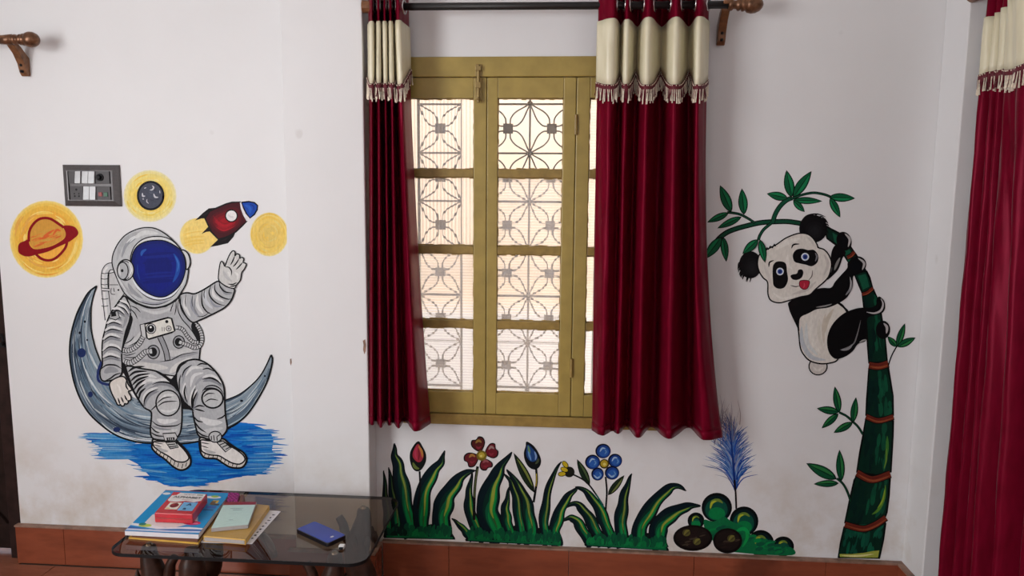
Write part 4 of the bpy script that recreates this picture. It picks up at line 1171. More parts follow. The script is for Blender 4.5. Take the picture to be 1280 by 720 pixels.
for p in ([(293.6, 319.5), (291, 326), (288, 331.5)], [(299.4, 322.5), (295, 329.5), (291.2, 333.5)], [(303.8, 327.5), (299, 333), (295, 337)], [(281, 333.8), (286, 334.2), (289.3, 338.8), (289.2, 344.5)], [(281, 333), (283, 328), (284, 325)], [(287, 358), (292, 357.5), (295, 356)], [(285, 355), (291, 355.5), (296, 353)]): m.stroke(p, 1.7, BLK)
m.stroke([(279, 338), (283, 346), (290, 352)], 4, (188, 189, 190)); m.stroke([(293, 340), (297, 344), (297, 350)], 3, (222, 222, 220)); m.stroke([(284, 340), (286.5, 342), (287, 346)], 2.6, (220, 220, 218))
m.part('helmet', 'round pale helmet')
m.fill([(182.5, 284.4), (195, 286), (207.5, 293), (218.8, 303), (226, 312), (232, 322), (235.5, 334), (233, 353), (226, 366), (218, 376.5), (207, 382.5), (193, 384.5), (180, 382), (168, 376.5), (156, 367), (148, 352), (141, 334), (140.4, 322), (144, 311), (150, 301), (158, 293), (170, 287)], (188, 191, 193), (40, 42, 46), 1.5)
for p, w, c in (([(146, 326), (152, 306), (166, 294), (182, 290)], 6, (170, 173, 176)), ([(152, 322), (158, 306), (170, 298)], 4, (148, 152, 157)), ([(168, 298), (180, 291), (198, 292)], 6, (210, 213, 213)), ([(158, 304), (164, 298), (172, 294)], 2, (214, 217, 218)), ([(162, 303), (166, 299), (171, 296)], 1.6, (216, 220, 222)), ([(148, 344), (154, 358), (166, 368)], 5, (166, 168, 171)), ([(160, 354), (166, 364), (178, 373)], 5, (152, 155, 160)), ([(176, 376), (194, 380), (212, 375)], 4, (160, 163, 172)), ([(144, 336), (149, 350), (158, 364)], 2.5, (208, 210, 211)), ([(222, 366), (229, 352), (232, 340)], 3, (206, 208, 210))): m.stroke(p, w, c)
m.fill([(163, 332), (163, 322), (167, 310), (176, 300.5), (188, 296), (203, 296), (215, 300.5), (225, 310), (214, 306), (200, 301.5), (186, 302.5), (174, 308), (167, 320), (165.5, 334)], (214, 217, 218))
m.stroke([(163, 330), (163.5, 320), (168, 308.5), (177, 300), (189, 296), (203, 296), (215, 300.5), (226, 311)], 1.4, BLK, None)
m.stroke([(166, 349), (172.5, 359.5), (183, 367.5), (195, 372), (206, 372), (217, 366.5), (226, 355.5)], 4, (220, 226, 234)); m.stroke([(170, 360), (181, 369.5), (193, 374.6), (206, 374.2), (217.5, 369), (227, 357)], 1.3, BLK)
m.stroke([(156, 369.5), (165, 376), (177.5, 382), (188, 384.8), (200, 384), (212.5, 379.2), (226, 368.5)], 2.4, BLK); m.stroke([(157.5, 371.5), (168, 377.5), (172, 380.5)], 3, BLK)
m.stroke([(160, 366), (172, 376), (188, 380.5), (202, 379.5), (216, 373)], 1.2, (60, 62, 66))
m.part('visor', 'dark blue visor')
VIS = [(164.2, 334), (164.8, 322), (168, 312.5), (174, 306), (182.5, 302), (193.8, 300.4), (205, 301), (216, 305.6), (226, 313), (230.6, 322.5), (232, 333), (230, 345), (225, 356), (217.5, 364), (208, 370), (199, 371.3), (190, 369), (180, 363.5), (172, 355.5), (166.5, 346)]
m.fill(VIS, (16, 28, 104), (12, 18, 50), 1.6)
cx, cy = 198, 336
for f, c in ((0.88, (15, 30, 118)), (0.74, (13, 27, 124)), (0.5, (12, 24, 110))): m.fill([(cx + (x - cx) * f, cy + (y - cy) * f) for x, y in VIS], c)
for i in range(16):
    y = random.uniform(312, 362); m.stroke([(178, y + 2), (198, y), (218, y - 1)], random.uniform(2, 4), random.choice([(14, 28, 120), (12, 24, 108), (18, 34, 128)]))
m.part('visor_gleam', 'lighter blue gleams')
m.stroke([(176.5, 320), (178, 315), (183, 311.5)], 3.6, (40, 86, 168)); m.stroke([(217, 317), (222.5, 328), (221.5, 342), (216, 353)], 5, (28, 74, 162)); m.stroke([(219, 320), (223, 330), (221.5, 340)], 2.2, (52, 104, 186)); m.stroke([(172, 330), (172, 340), (175, 350)], 1.6, (30, 60, 140))
m.part('ear_cap', 'round ear cap')
m.oval(157, 337.5, 10.4, 13, (206, 209, 210), BLK, 1.6).oval(156, 337.8, 8.4, 11.6, (180, 183, 186), BLK, 1.0)
m.stroke([(161, 328), (164, 337), (161.5, 347)], 1.8, (226, 228, 228)); m.oval(153.4, 338.6, 6.8, 10.8, (176, 179, 182), BLK, 1.4).stroke([(149.5, 332), (149, 339), (151, 345)], 2.4, (204, 206, 207)); m.oval(152.7, 338.3, 1.7, 2, BLK)
m.part('ear_cap', 'round ear cap')
m.fill([(226.6, 313), (231, 313.2), (235.5, 318), (237.7, 326), (236.8, 333), (233, 337), (232.4, 328), (230.5, 320)], (206, 208, 209), BLK, 1.6)
m.end()

# ---- flower bed
GD, GM, GB, GY_, GX = (18, 26, 28), (12, 58, 48), (12, 126, 64), (132, 150, 54), (12, 36, 46)


def blade(m, pts, w, bright=0.5, lab=None):
    """one painted leaf: black edge, dark flesh, green foot and a yellow-green light stripe"""
    m.part('leaf_blade', lab)
    q = [p[:2] for p in catmull(pts, 8)]; n = len(q) - 1
    prof = lambda t: (0.80 + 0.35 * t) if t < 0.3 else max(0.0, 0.905 * (1 - ((t - 0.3) / 0.7) ** 1.35))
    wob = lambda t: 1 + 0.07 * math.sin(t * 23 + pts[0][0])
    w = w * 1.12
    for i in range(1, n): q[i] = (q[i][0] + 0.55 * math.sin(i * 0.62 + pts[0][0]), q[i][1])
    W = [w * prof(i / n) * wob(i / n) + 1.1 for i in range(n + 1)]
    m.ribbon(q, W, GD)
    m.ribbon(q, [max(0.2, x - 3.0) for x in W], GX)
    def sub(f0, f1, off, wf, c):
        a, b = int(n * f0), max(int(n * f0) + 2, int(n * f1)); r = []
        for i in range(a, b + 1):
            p0 = q[max(i - 1, 0)]; p1 = q[min(i + 1, n)]; dx, dy = p1[0] - p0[0], p1[1] - p0[1]; l = math.hypot(dx, dy) or 1
            o = off * W[i]; r.append((q[i][0] - dy / l * o, q[i][1] + dx / l * o))
        k = len(r) - 1
        m.ribbon(r, [max(.3, W[a + i] * wf * max(.12, math.sin(math.pi * (i + .4) / (k + .8)) ** .6)) for i in range(k + 1)], c)
    sub(0.0, 0.6, 0.10, 0.62, GM); sub(0.0, 0.42, 0.12, 0.5, (10, 84, 54))
    sub(0.0, 0.30, 0.14, 0.42, GB)
    if bright > .55: sub(0.0, 0.80, 0.20, 0.34, (12, 104, 54)); sub(0.0, 0.66, 0.22, 0.22, (14, 132, 60))
    sub(0.14, 0.90, 0.16, 0.24 if bright < .55 else .18, (48, 84, 44)); sub(0.20, 0.78, 0.17, 0.08 + 0.08 * bright, GY_ if bright > .3 else (86, 98, 54))
    sub(0.26, 0.6, 0.19, 0.05, (140, 152, 60) if bright > .5 else (104, 112, 60))


def clump(name, label, blades, foot, base):
    m = Mural(name, label, 'painting', base, KF, at_y(sum(b[0][0][0] for b in blades) / len(blades), foot[0][1]))
    x0, x1 = foot[0][0], foot[-1][0]
    m.part('green_foot', 'dark green foot joining the leaves')
    m.fill(foot, (12, 40, 38), GD, 2.2, smooth=False)
    for pts, w, b in blades: blade(m, pts, w, b)
    m.part('foot_brushwork', 'bright green brush strokes'); yl = lambda x: foot[0][1] + (foot[-1][1] - foot[0][1]) * (x - x0) / (x1 - x0)
    for i in range(int((x1 - x0) * 1.3)):
        x = random.uniform(x0 + 4, x1 - 4); q = random.random() ** 1.8
        yb = yl(x) - 1 - 9 * q; h = random.uniform(5, 10)
        cx = (x - x0) / (x1 - x0)
        c = random.choice([(10, 104, 56), (12, 116, 62), (10, 92, 54)]) if q < .25 else random.choice([(10, 84, 52), (12, 70, 48)])
        if cx < 0.3 and x0 < 500: c = random.choice([(14, 54, 44), (12, 64, 46), (16, 42, 40)])
        m.stroke([(x - 1, yb + (2 if q > .2 else 0)), (x, yb - h * .5), (x + random.uniform(-3, 3), yb - h)], random.uniform(3, 6), c)
    m.stroke([(x0 + 3, yl(x0) - 1), ((x0 + x1) / 2, yl((x0 + x1) / 2) - 1), (x1 - 3, yl(x1) - 1)], 2.2, (12, 96, 56), None)
    return m


m = clump('tall_grass_painting', 'painted clump of wavy dark leaves with a red bud nearest the glass table', [
    ([(486, 672), (484, 645), (481.5, 615), (479.7, 588)], 10, .2), ([(498, 672), (494, 640), (489.5, 610), (485.8, 584)], 12, .2),
    ([(514, 672), (508, 640), (501.5, 605), (497.5, 582), (493, 567), (493.5, 554)], 20, .35),
    ([(530, 672), (526, 645), (531, 610), (543, 588), (552, 576), (555.5, 563)], 20, .8), ([(553, 672), (552, 645), (557, 624), (569, 605), (581, 592), (595, 588)], 24, .9)],
    [(480, 671.5), (482, 660), (500, 656), (520, 660), (540, 656), (560, 660), (569, 673.5)], 0.0002)
m.part('flower_bud', 'closed red bud on a thin stem')
m.stroke([(524.5, 589), (525, 610), (522, 636)], 2.4, BLK, None)
m.fill([(522.6, 552), (528, 559), (532, 568), (531.5, 578), (526, 587), (520, 588.5), (515, 583), (512.6, 572), (514.5, 562)], (26, 30, 28), BLK, 1)
m.fill([(522.5, 555), (527, 562), (529.5, 570), (526, 577), (521, 577), (516, 571), (517, 563)], (150, 44, 58)); m.stroke([(523, 557), (527, 564), (528, 572)], 3, (176, 116, 58)); m.stroke([(521, 559), (519, 566), (521, 574)], 3, (172, 52, 78)); m.stroke([(523, 560), (524, 568), (523, 576)], 1.2, (90, 20, 30)); m.stroke([(516, 578), (519, 584), (524, 586)], 4, (96, 110, 52))
m.end()

m = clump('broad_grass_painting', 'painted clump of broad bright green leaves below the left half of the window', [
    ([(592, 676), (582, 665), (573, 655), (564.5, 648)], 9, .6), ([(606, 677), (593, 655), (586, 630), (587, 610), (590.5, 589)], 14, .8),
    ([(664, 680), (660, 650), (655, 625), (646, 605), (633.5, 586.5)], 20, .5), ([(652, 680), (649, 650), (644.5, 620), (638.5, 603), (630.5, 592)], 12, .5),
    ([(626, 678), (612, 650), (610, 625), (618, 600), (627, 582), (640, 565)], 28, 1.0),
    ([(640, 678), (634, 655), (631.5, 640), (633.5, 625), (637, 608)], 14, .6),
    ([(684, 682), (680, 655), (683, 625), (691, 595), (702, 577)], 12, .5), ([(697, 683), (693, 665), (698, 645), (707, 625), (717, 614), (722, 609)], 15, .8)],
    [(582, 675.5), (590, 666), (610, 664), (630, 662), (650, 656), (668, 660), (690, 664), (703, 681.5)], 0.0002)
m.part('flower', 'dark red five petalled flower')
m.stroke([(597, 583), (594.5, 600), (593, 620), (592.5, 650)], 3.4, BLK, None); m.stroke([(597, 586), (594.5, 602), (593, 622)], 1.2, (92, 100, 60), None)
for cx, cy, rx, ry, c1, c2 in ((598, 556, 9, 9.5, (78, 30, 28), (140, 108, 54)), (614, 564, 8.2, 9.8, (104, 28, 38), (150, 120, 116)), (607, 580, 8.5, 7.5, (104, 34, 42), (140, 78, 84)), (590, 574, 9.2, 9.6, (100, 32, 38), (156, 112, 56))):
    ang = math.atan2(cy - 568, cx - 602); ca, sa = math.cos(ang), math.sin(ang)
    hp = [(-1.0, 0), (-.55, -.62), (.2, -1.0), (.85, -.72), (.78, -.1), (1.05, .35), (.75, .9), (.1, 1.0), (-.55, .62)]
    m.fill([(cx + (x * ca - y * sa) * rx, cy + (x * sa + y * ca) * ry) for x, y in hp], BLK); m.fill([(cx + (x * ca - y * sa) * (rx - 1.5), cy + (x * sa + y * ca) * (ry - 1.5)) for x, y in hp], c1)
    m.stroke([(cx - rx * .4, cy - ry * .2), (cx, cy - ry * .55), (cx + rx * .45, cy - ry * .3)], 3.2, c2); m.stroke([(cx - rx * .3, cy + ry * .2), (cx, cy + ry * .45), (cx + rx * .4, cy + ry * .2)], 2.6, (128, 38, 52)); m.stroke([(cx - rx * .5, cy), (cx - rx * .2, cy + 2)], 1.6, (96, 26, 40))
m.oval(602, 569.5, 6.5, 6.4, (112, 96, 34)).oval(602, 569, 3.8, 3.6, (176, 156, 56)).oval(601.4, 570, 1.4, 1.4, (214, 200, 120))
m.part('flower_bud', 'closed blue bud with a pointed leaf')
m.leaf((668, 616), (642, 566), 11, ((18, 20, 20), (36, 56, 40), (110, 122, 56)))
m.stroke([(670, 585), (671, 600), (669.5, 612), (667, 628)], 2.8, BLK, None); m.stroke([(670.4, 592), (670.7, 600), (669.6, 608)], 1.2, (172, 156, 52), None)
m.fill([(658.5, 552.5), (666, 557), (672, 565), (675.8, 575), (674, 583), (668, 586.5), (661, 583), (656.5, 575), (655.3, 566), (657.5, 558)], (24, 28, 34), BLK, 1)
m.fill([(659.5, 556), (665, 560), (671, 568), (671, 575), (664, 577), (658.5, 571), (657.8, 563)], (34, 66, 120)); m.stroke([(660, 557), (661.5, 564), (661, 571)], 3, (96, 130, 92)); m.stroke([(660, 564), (662, 570), (664, 576)], 2.4, (96, 140, 196)); m.stroke([(668, 564), (670, 570), (669, 575)], 2.2, (128, 156, 196)); m.stroke([(669, 580), (672, 577), (673, 573)], 3, (66, 74, 52))
m.end()

m = clump('arching_grass_painting', 'painted clump of arching leaves with a blue flower and yellow bud', [
    ([(740, 683), (730, 666), (720, 651), (711, 647.5), (702, 652.5)], 13, .8), ([(754, 683), (743, 660), (731, 640), (719, 629.5), (706.5, 635)], 14, .5),
    ([(766, 684), (757, 655), (745, 630), (731, 613.5), (719, 608.5)], 14, .6), ([(778, 685), (776, 655), (778.5, 630), (783.5, 608), (790, 592)], 16, .4),
    ([(797, 686), (800, 660), (813, 636), (831, 615), (845, 607.5), (858, 613.5)], 19, .6), ([(826, 687), (822, 665), (831, 649), (848, 638), (863, 632.5), (876, 632.5)], 22, .8)],
    [(731, 681.5), (738, 672), (756, 668), (775, 672), (800, 668), (822, 666), (836, 687.5)], 0.0002)
m.part('flower', 'blue five petalled flower with a yellow eye')
m.stroke([(757, 596), (758.5, 615), (757, 638)], 2.2, BLK, None)
m.leaf((760, 619), (780.5, 594), 9, ((18, 20, 20), (42, 60, 40), (104, 114, 62)))
for cx, cy, rx, ry, a in ((753.8, 563.8, 9.6, 9.2, 0), (740.7, 577.5, 9.4, 9.2, 1), (768.8, 575.7, 8.8, 8.6, 2), (746.9, 592.5, 7.8, 8.2, 3), (765, 591, 9, 8.6, 4)):
    m.oval(cx, cy, rx, ry, (18, 24, 52)).oval(cx + .5, cy + .5, rx - 1.4, ry - 1.4, (28, 62, 134)).oval(cx + .8, cy + 1, rx - 3.6, ry - 3.6, (44, 90, 164))
    m.stroke([(cx - 4, cy + 1), (cx - 1, cy - 3.5), (cx + 3, cy - 3)] if a < 3 else [(cx - 5, cy + 1), (cx, cy + 5), (cx + 5, cy + 1)], 2.2, (150, 180, 210)); m.stroke([(cx + 2, cy - 2), (cx + 4, cy + 1), (cx + 2, cy + 4)], 1.6, (96, 140, 190))
m.oval(755.4, 579.8, 6, 6, (66, 56, 30)).oval(755.2, 579.6, 4.4, 4.4, (174, 150, 44)).oval(755.6, 580.4, 2, 2, (214, 200, 110))
m.part('flower_bud', 'drooping yellow bud with a pointed leaf')
m.leaf((737, 607), (721.3, 574), 10, ((18, 20, 20), (30, 58, 38), (70, 90, 56)))
m.stroke([(716, 593), (728, 599), (737, 607), (745, 618), (754, 632)], 2, BLK, None); m.stroke([(745, 618), (750, 626), (755, 635)], 1.6, (16, 92, 84), None)
m.oval(711.5, 590, 6.2, 6.2, (40, 42, 34), BLK, 1)
for cx, cy, an in ((706.5, 580.5, .9), (705.5, 587, .35), (702.5, 592.5, -.1)): m.oval(cx, cy, 5.2, 3.2, BLK, None, 1, an).oval(cx, cy, 4.4, 2.4, (190, 166, 36), None, 1, an)
m.end()

# ---- bush and stones
m = Mural('bush_painting', 'painted round green bush with black edges to the right of the grass', 'painting', 0.0002, KR, at_y(925, 692))
lobes = [(870, 651, 10.5, 10.5), (896, 634.5, 19, 18.5), (930, 651.5, 18, 18.5), (951, 679, 16.5, 16.5), (979, 683, 13.5, 12.5)]
for cx, cy, rx, ry in lobes:
    m.part('foliage_ball'); m.oval(cx, cy, rx, ry, (15, 20, 22)).oval(cx, cy + 1, rx - 2.6, ry - 2.4, (12, 40, 44)).oval(cx - .5, cy + 2.5, rx - 5, ry - 5, (12, 70, 56)).oval(cx, cy + ry * .4, rx * .55, ry * .42, (10, 112, 60))
    m.stroke([(cx - rx * .42, cy + ry * .12), (cx - rx * .3, cy - ry * .38), (cx + rx * .1, cy - ry * .5), (cx + rx * .4, cy - ry * .3)], rx * .22, (96, 120, 46)); m.stroke([(cx - rx * .44, cy + ry * .05), (cx - rx * .3, cy - ry * .32), (cx - rx * .02, cy - ry * .44)], rx * .15, (158, 170, 44))
m.part('green_foot', 'bright green middle')
m.fill([(880, 650), (892, 652), (905, 646), (915, 652), (934, 660), (938, 668), (948, 684), (965, 686), (988, 684), (990, 694), (930, 691.5), (905, 686), (884, 668)], (12, 96, 56))
for i in range(60):
    x = random.uniform(888, 982); y = 657 + (x - 884) * 0.33 + random.uniform(-6, 10)
    if y > 692: y = 690
    m.stroke([(x - 5, y + 1), (x, y), (x + 5, y - 1)], random.uniform(3, 6), random.choice([(8, 118, 60), (10, 110, 58), (12, 84, 54), (12, 96, 56), (12, 74, 52)]))
m.stroke([(920, 664), (930, 661), (937, 668)], 5, (12, 138, 70)); m.stroke([(928, 684), (934, 672), (932, 664)], 4, (16, 134, 64))
m.end()
for cx, cy, rx, ry, lab, b in ((866, 672.5, 24.5, 16.3, 'painted dark brown stone with two olive glints at the foot of the bush', 0.0009), (909.5, 676, 18.3, 15.8, 'painted dark brown stone with one olive glint in front of the bush', 0.0011)):
    m = Mural('stone_painting', lab, 'painting', b, KF, at_y(cx, cy + ry)); m.part('stone')
    m.oval(cx, cy, rx, ry, (24, 18, 18)).oval(cx, cy - .5, rx - 3, ry - 3, (42, 32, 30))
    for i in range(24):
        a = random.uniform(0, 6.28); r = random.uniform(0, .7); x, y = cx + rx * r * math.cos(a), cy + ry * r * math.sin(a)
        m.stroke([(x - 4, y + 1), (x, y), (x + 4, y - 1)], random.uniform(1, 2.6), random.choice([(54, 40, 36), (36, 27, 26), (62, 52, 42), (48, 34, 34)]))
    for gx, gy in (((858, 666), (871, 677)) if cx < 890 else ((914, 673),)):
        m.oval(gx, gy, 5, 4.4, (72, 66, 38)); m.stroke([(gx - 3, gy + 3), (gx, gy - 2), (gx + 4, gy - 3)], 3, (112, 108, 50)); m.stroke([(gx - 2, gy + 4), (gx + 3, gy + 2), (gx + 4, gy - 1)], 2, (90, 88, 44))
    m.end()

# ---- blue feathery plume
m = Mural('plume_plant_painting', 'painted blue feathery plume on a thin stem beside the right curtain', 'painting', 0.0002, KF, at_y(919, 634))
m.part('plume', 'blue feathery strokes')
for i in range(380):
    t = random.random()
    y0 = 614 - 64 * t; x0 = 919 - 3 * t
    sd = random.choice((-1, -1, 1)) if t > .1 else random.choice((-1, 1)); th = math.radians(random.uniform(4, 58 - 22 * t))
    L = random.uniform(0.5, 1.0) * (54 - 14 * t)
    if sd > 0: L *= 0.80
    ex = x0 + sd * math.sin(th) * L; ey = y0 - math.cos(th) * L
    mid = (x0 + sd * math.sin(th * .62) * L * .52, y0 - math.cos(th * .62) * L * .52)
    r = random.random() + .25 * t
    if r < .55: c = random.choice([(28, 66, 154), (34, 80, 166), (44, 92, 172), (24, 54, 134)])
    elif r < .95: c = random.choice([(70, 110, 170), (104, 138, 182), (126, 154, 192), (54, 92, 160)])
    else: c = random.choice([(140, 152, 182), (122, 128, 160), (96, 108, 150), (150, 158, 186)])
    m.stroke([(x0, y0), mid, (ex, ey)], random.uniform(0.9, 2.2), c, 'end', 4)
for i in range(40):
    x = random.uniform(892, 926); y = random.uniform(530, 560); m.stroke([(x, y), (x - random.uniform(-3, 5), y - 14), (x - random.uniform(-6, 8), y - random.uniform(22, 40))], random.uniform(.5, 1.1), random.choice([(150, 140, 150), (128, 124, 148), (110, 112, 146), (160, 148, 150)]), 'end', 4)
m.stroke([(919, 612), (917, 585), (914, 552), (912, 535)], 3.6, (22, 48, 118), 'end'); m.stroke([(921, 600), (924, 582), (932, 566)], 1.6, (24, 54, 130), 'end')
m.part('stem', 'black stem'); m.stroke([(918, 600), (919.5, 616), (920.3, 636)], 2.2, (30, 22, 24), None)
m.end()

# ---- bamboo
m = Mural('bamboo_painting', 'painted dark green bamboo stalk with leafy twigs that the panda clings to', 'painting', 0.0002, KR, at_y(1075, 697))
BK = (16, 18, 18)
m.part('branch', 'thin leafy branch')
br = [(1003, 279.6), (985, 277), (967.5, 277.2), (950, 278.5), (932.5, 282.5), (920, 286), (908.8, 290.5), (900, 297), (893, 305)]
m.stroke(br, 6.6, BK, None).stroke(br[:-1], 3.6, (14, 66, 46), None)
for pts, w in (([(966, 278), (969, 268), (975, 258), (983, 250.5), (990, 247.5)], 6), ([(988, 249), (1003, 243.5), (1017, 241), (1030, 243), (1038, 246)], 3.4), ([(944, 279), (935, 273), (925, 268), (915, 266), (909, 265.6)], 3.4), ([(964, 279), (955, 286.5), (950, 294), (948, 300)], 4)):
    m.stroke(pts, w, BK, None); m.stroke(pts, w - 2.2, (14, 70, 48), None)
for b, t, w in (((914, 265.5), (900, 231.5), 13), ((930, 268.5), (927.3, 235.5), 12), ((911, 266), (884, 278), 9), ((927, 271), (896.5, 285.5), 9), ((989.5, 247), (983, 212.5), 13), ((991, 247), (1014.5, 213.8), 13), ((985, 248), (958.5, 242), 11), ((991, 250), (1028, 251.5), 9), ((991.5, 250.5), (1006, 265), 8.5), ((1036.5, 246), (1069, 248), 11), ((1037.5, 247), (1050.3, 272), 10), ((902.5, 296), (880.5, 324), 13), ((904, 296), (908, 327.5), 10), ((948, 299.5), (928, 317.5), 11), ((950, 299.5), (956.5, 328.5), 10)):
    if b in ((948, 299.5), (950, 299.5)): continue
    m.part('leaf'); m.leaf(b, t, w)
segs = [
    [(1030, 281.5), (1040, 287), (1049, 291.5), (1056, 299), (1064, 310), (1071, 320), (1077, 329), (1083, 339), (1066, 343), (1061, 328), (1055, 318.8), (1045, 306), (1034, 298)],
    [(1083, 338.8), (1087, 347), (1091, 361), (1078, 367), (1072, 352), (1067.5, 342)],
    [(1091, 361), (1096, 372), (1100, 385), (1102, 397), (1106, 422), (1109, 452), (1086, 453.5), (1085, 436), (1083, 405), (1080, 384), (1078, 368)],
    [(1110, 458), (1113, 476), (1116, 495), (1116.5, 519), (1100, 523.5), (1082.5, 519), (1083.5, 500), (1085, 480), (1086, 461)],
    [(1116.5, 526), (1116, 545), (1113.5, 590), (1095, 594), (1071, 590), (1075, 565), (1078.8, 545), (1082, 524)],
    [(1112.5, 598), (1111, 620), (1108.5, 640), (1107, 645), (1085, 657), (1056, 653.5), (1062, 626), (1068, 600), (1072, 592)],
    [(1106.9, 653.8), (1104, 675), (1099.5, 697.5), (1047.3, 696.5), (1051, 678), (1055, 659), (1080, 661.5)]]
for i, sg in enumerate(segs):
    m.part('stalk_segment'); m.fill(sg, (14, 58, 44), BK, 2.4, smooth=False)
    ys = [p[1] for p in sg]; y0, y1 = min(ys), max(ys)
    def xr(y):
        xs = []
        for a, b in zip(sg, sg[1:] + sg[:1]):
            if (a[1] - y) * (b[1] - y) < 0: xs.append(a[0] + (b[0] - a[0]) * (y - a[1]) / (b[1] - a[1]))
        return (min(xs), max(xs)) if len(xs) > 1 else None
    if i >= 2:
        for k in range(34):
            u = random.uniform(0.08, 0.92); yc = random.uniform(y0 + 6, y1 - 6); h = random.uniform(4, 12)
            pts = []
            for yy in (yc - h, yc, yc + h):
                yy = min(y1 - 3, max(y0 + 3, yy)); r = xr(yy)
                if r: pts.append((r[0] + (r[1] - r[0]) * u, yy))
            if len(pts) < 3 or pts[0][1] >= pts[2][1] - 2: continue
            c = random.choice([(10, 44, 40), (10, 50, 44), (12, 54, 42)]) if u < .45 else random.choice([(12, 66, 46), (14, 74, 50), (12, 60, 44)])
            if i == 6: c = random.choice([(12, 68, 52), (10, 54, 42), (14, 80, 58)])
            m.stroke(pts, random.uniform(3, 6.5), c)
    else:
        cx = sum(p[0] for p in sg) / len(sg); cy = sum(p[1] for p in sg) / len(sg)
        m.fill([(cx + (x - cx) * .6, cy + (y - cy) * .7) for x, y in sg], (18, 76, 54), smooth=False)
    if i == 4: m.stroke([(1109, 545), (1109, 560), (1107, 576)], 4, (52, 104, 40)); m.stroke([(1105, 586), (1108, 574), (1108, 560)], 2, (90, 124, 44))
    if i == 5: m.stroke([(1107, 606), (1105, 622), (1098, 637), (1090, 643)], 4, (72, 116, 38)); m.stroke([(1106, 612), (1103, 626), (1097, 635)], 2, (124, 146, 40))
    if i == 6:
        m.fill([(1049.5, 692.5), (1065, 692.5), (1080, 691), (1090, 689), (1099, 688), (1097.5, 697), (1075, 697), (1050, 696)], (148, 156, 66), smooth=False); m.stroke([(1052, 694.5), (1072, 695), (1092, 692.5)], 2.4, (206, 200, 140))
for pts, w in (([(1059, 322), (1064, 319.5), (1068, 315)], 4.5), ([(1077.5, 368), (1084, 366), (1091.5, 360)], 4.2), ([(1086, 456.5), (1098, 458), (1110.5, 454.5)], 8.4), ([(1082.5, 520.5), (1098, 526), (1117, 521)], 6.5), ([(1071, 591), (1090, 599.5), (1113, 592.5)], 8.5), ([(1056, 655.5), (1078, 661), (1094, 656), (1107.5, 647)], 7.4)):
    m.part('node_band', 'red brown band'); m.stroke(pts, w + 1.8, BK, None, 8); m.stroke(pts, w - .4, (96, 36, 24), None, 8); m.stroke([(x + 1, y + w * .18) for x, y in pts], w * .28, (132, 66, 40), 'both'); m.stroke([(x, y - w * .2) for x, y in pts[:-1]] + [(pts[-1][0] - 4, pts[-1][1])], w * .2, (84, 28, 22), 'both')
for stem, lv in (([(1110, 458), (1114, 446), (1118, 438), (1121, 433)], (((1121, 433.5), (1131.3, 404), 9), ((1121.5, 433.5), (1144.5, 422), 9.5), ((1121, 433.5), (1109.5, 420.5), 8))),
                 ([(1078.5, 543), (1073, 534), (1066, 527), (1058, 520), (1049, 515.5)], (((1049, 516), (1043.5, 483), 10), ((1049, 515), (1021, 510.5), 10), ((1048, 517), (1027, 535.5), 9), ((1066, 528.5), (1070, 496.5), 9.5), ((1066, 528), (1042, 541), 9.5))),
                 ([(1063.5, 627), (1058.5, 613), (1053, 604), (1046, 598)], (((1051.5, 602), (1049.3, 562), 11), ((1046, 599), (1007.8, 579), 14), ((1048.5, 604), (1017, 605), 9)))):
    m.part('branch', 'thin leafy branch'); m.stroke(stem, 3.0 if stem[0][0] < 1100 else 1.6, BK, None)
    if stem[0][0] < 1100: m.stroke(stem, 1.2, (18, 66, 44), None)
    for b, t, w in lv: m.part('leaf'); m.leaf(b, t, w, ((8, 22, 16), (14, 74, 46), (40, 110, 58)))
m.flush(); m.y = -0.0034
for b, t, w in (((948, 299.5), (928, 317.5), 11), ((950, 299.5), (956.5, 328.5), 10)):
    m.part('leaf', 'leaf hanging over the ear of the panda'); m.leaf(b, t, w)
m.end()

# ---- panda
m = Mural('panda_painting', 'cheerful black and white panda painted clinging to the bamboo', 'painting', 0.0018, KR, at_y(1030, 440))
PB, PW, PG = (16, 15, 18), (200, 196, 189), (182, 177, 172)
m.part('tail', 'round white tail'); m.oval(1022.5, 458, 11.3, 10.6, (186, 181, 176), PB, 1.5); m.stroke([(1016, 458), (1022, 463), (1029, 459)], 3, (200, 196, 190))
m.part('back_arm', 'black arm behind the head'); m.fill([(1046, 306), (1040, 313), (1038.5, 325), (1040, 337), (1034, 350), (1047, 338), (1053, 323), (1057, 315)], PB)
m.stroke([(1050, 322), (1046, 330), (1043, 338)], 3.4, (120, 118, 116))
m.part('belly', 'pale belly')
m.fill([(1000, 395), (1010, 388), (1028, 384), (1047.5, 378.8), (1056, 385), (1060, 392), (1052, 410), (1050, 435), (1047, 449.5), (1037.5, 453.8), (1025, 454.6), (1012.5, 451), (1005, 443.8), (1000.6, 435), (998.8, 420), (997.5, 405)], PW, PB, 1.8)
for p, w, c in (([(1002, 408), (1003, 428), (1014, 446), (1032, 450)], 6, (172, 178, 184)), ([(1008, 404), (1009, 428), (1022, 444)], 5, (190, 194, 194)), ([(1014, 400), (1015, 425), (1026, 442)], 5, (206, 203, 196)), ([(1024, 398), (1024, 420), (1030, 438)], 4, (194, 190, 180)), ([(1032, 392), (1029, 410), (1030, 430)], 4, (186, 178, 166)), ([(1042, 386), (1034, 400), (1031, 416)], 5, (184, 176, 162)), ([(1048, 386), (1040, 398), (1034, 412)], 4, (204, 200, 192)), ([(1044, 384), (1052, 388), (1056, 392)], 4, (202, 198, 190))): m.stroke(p, w, c)
m.stroke([(1047.5, 379), (1055, 385), (1059, 391)], 1.5, PB, None)
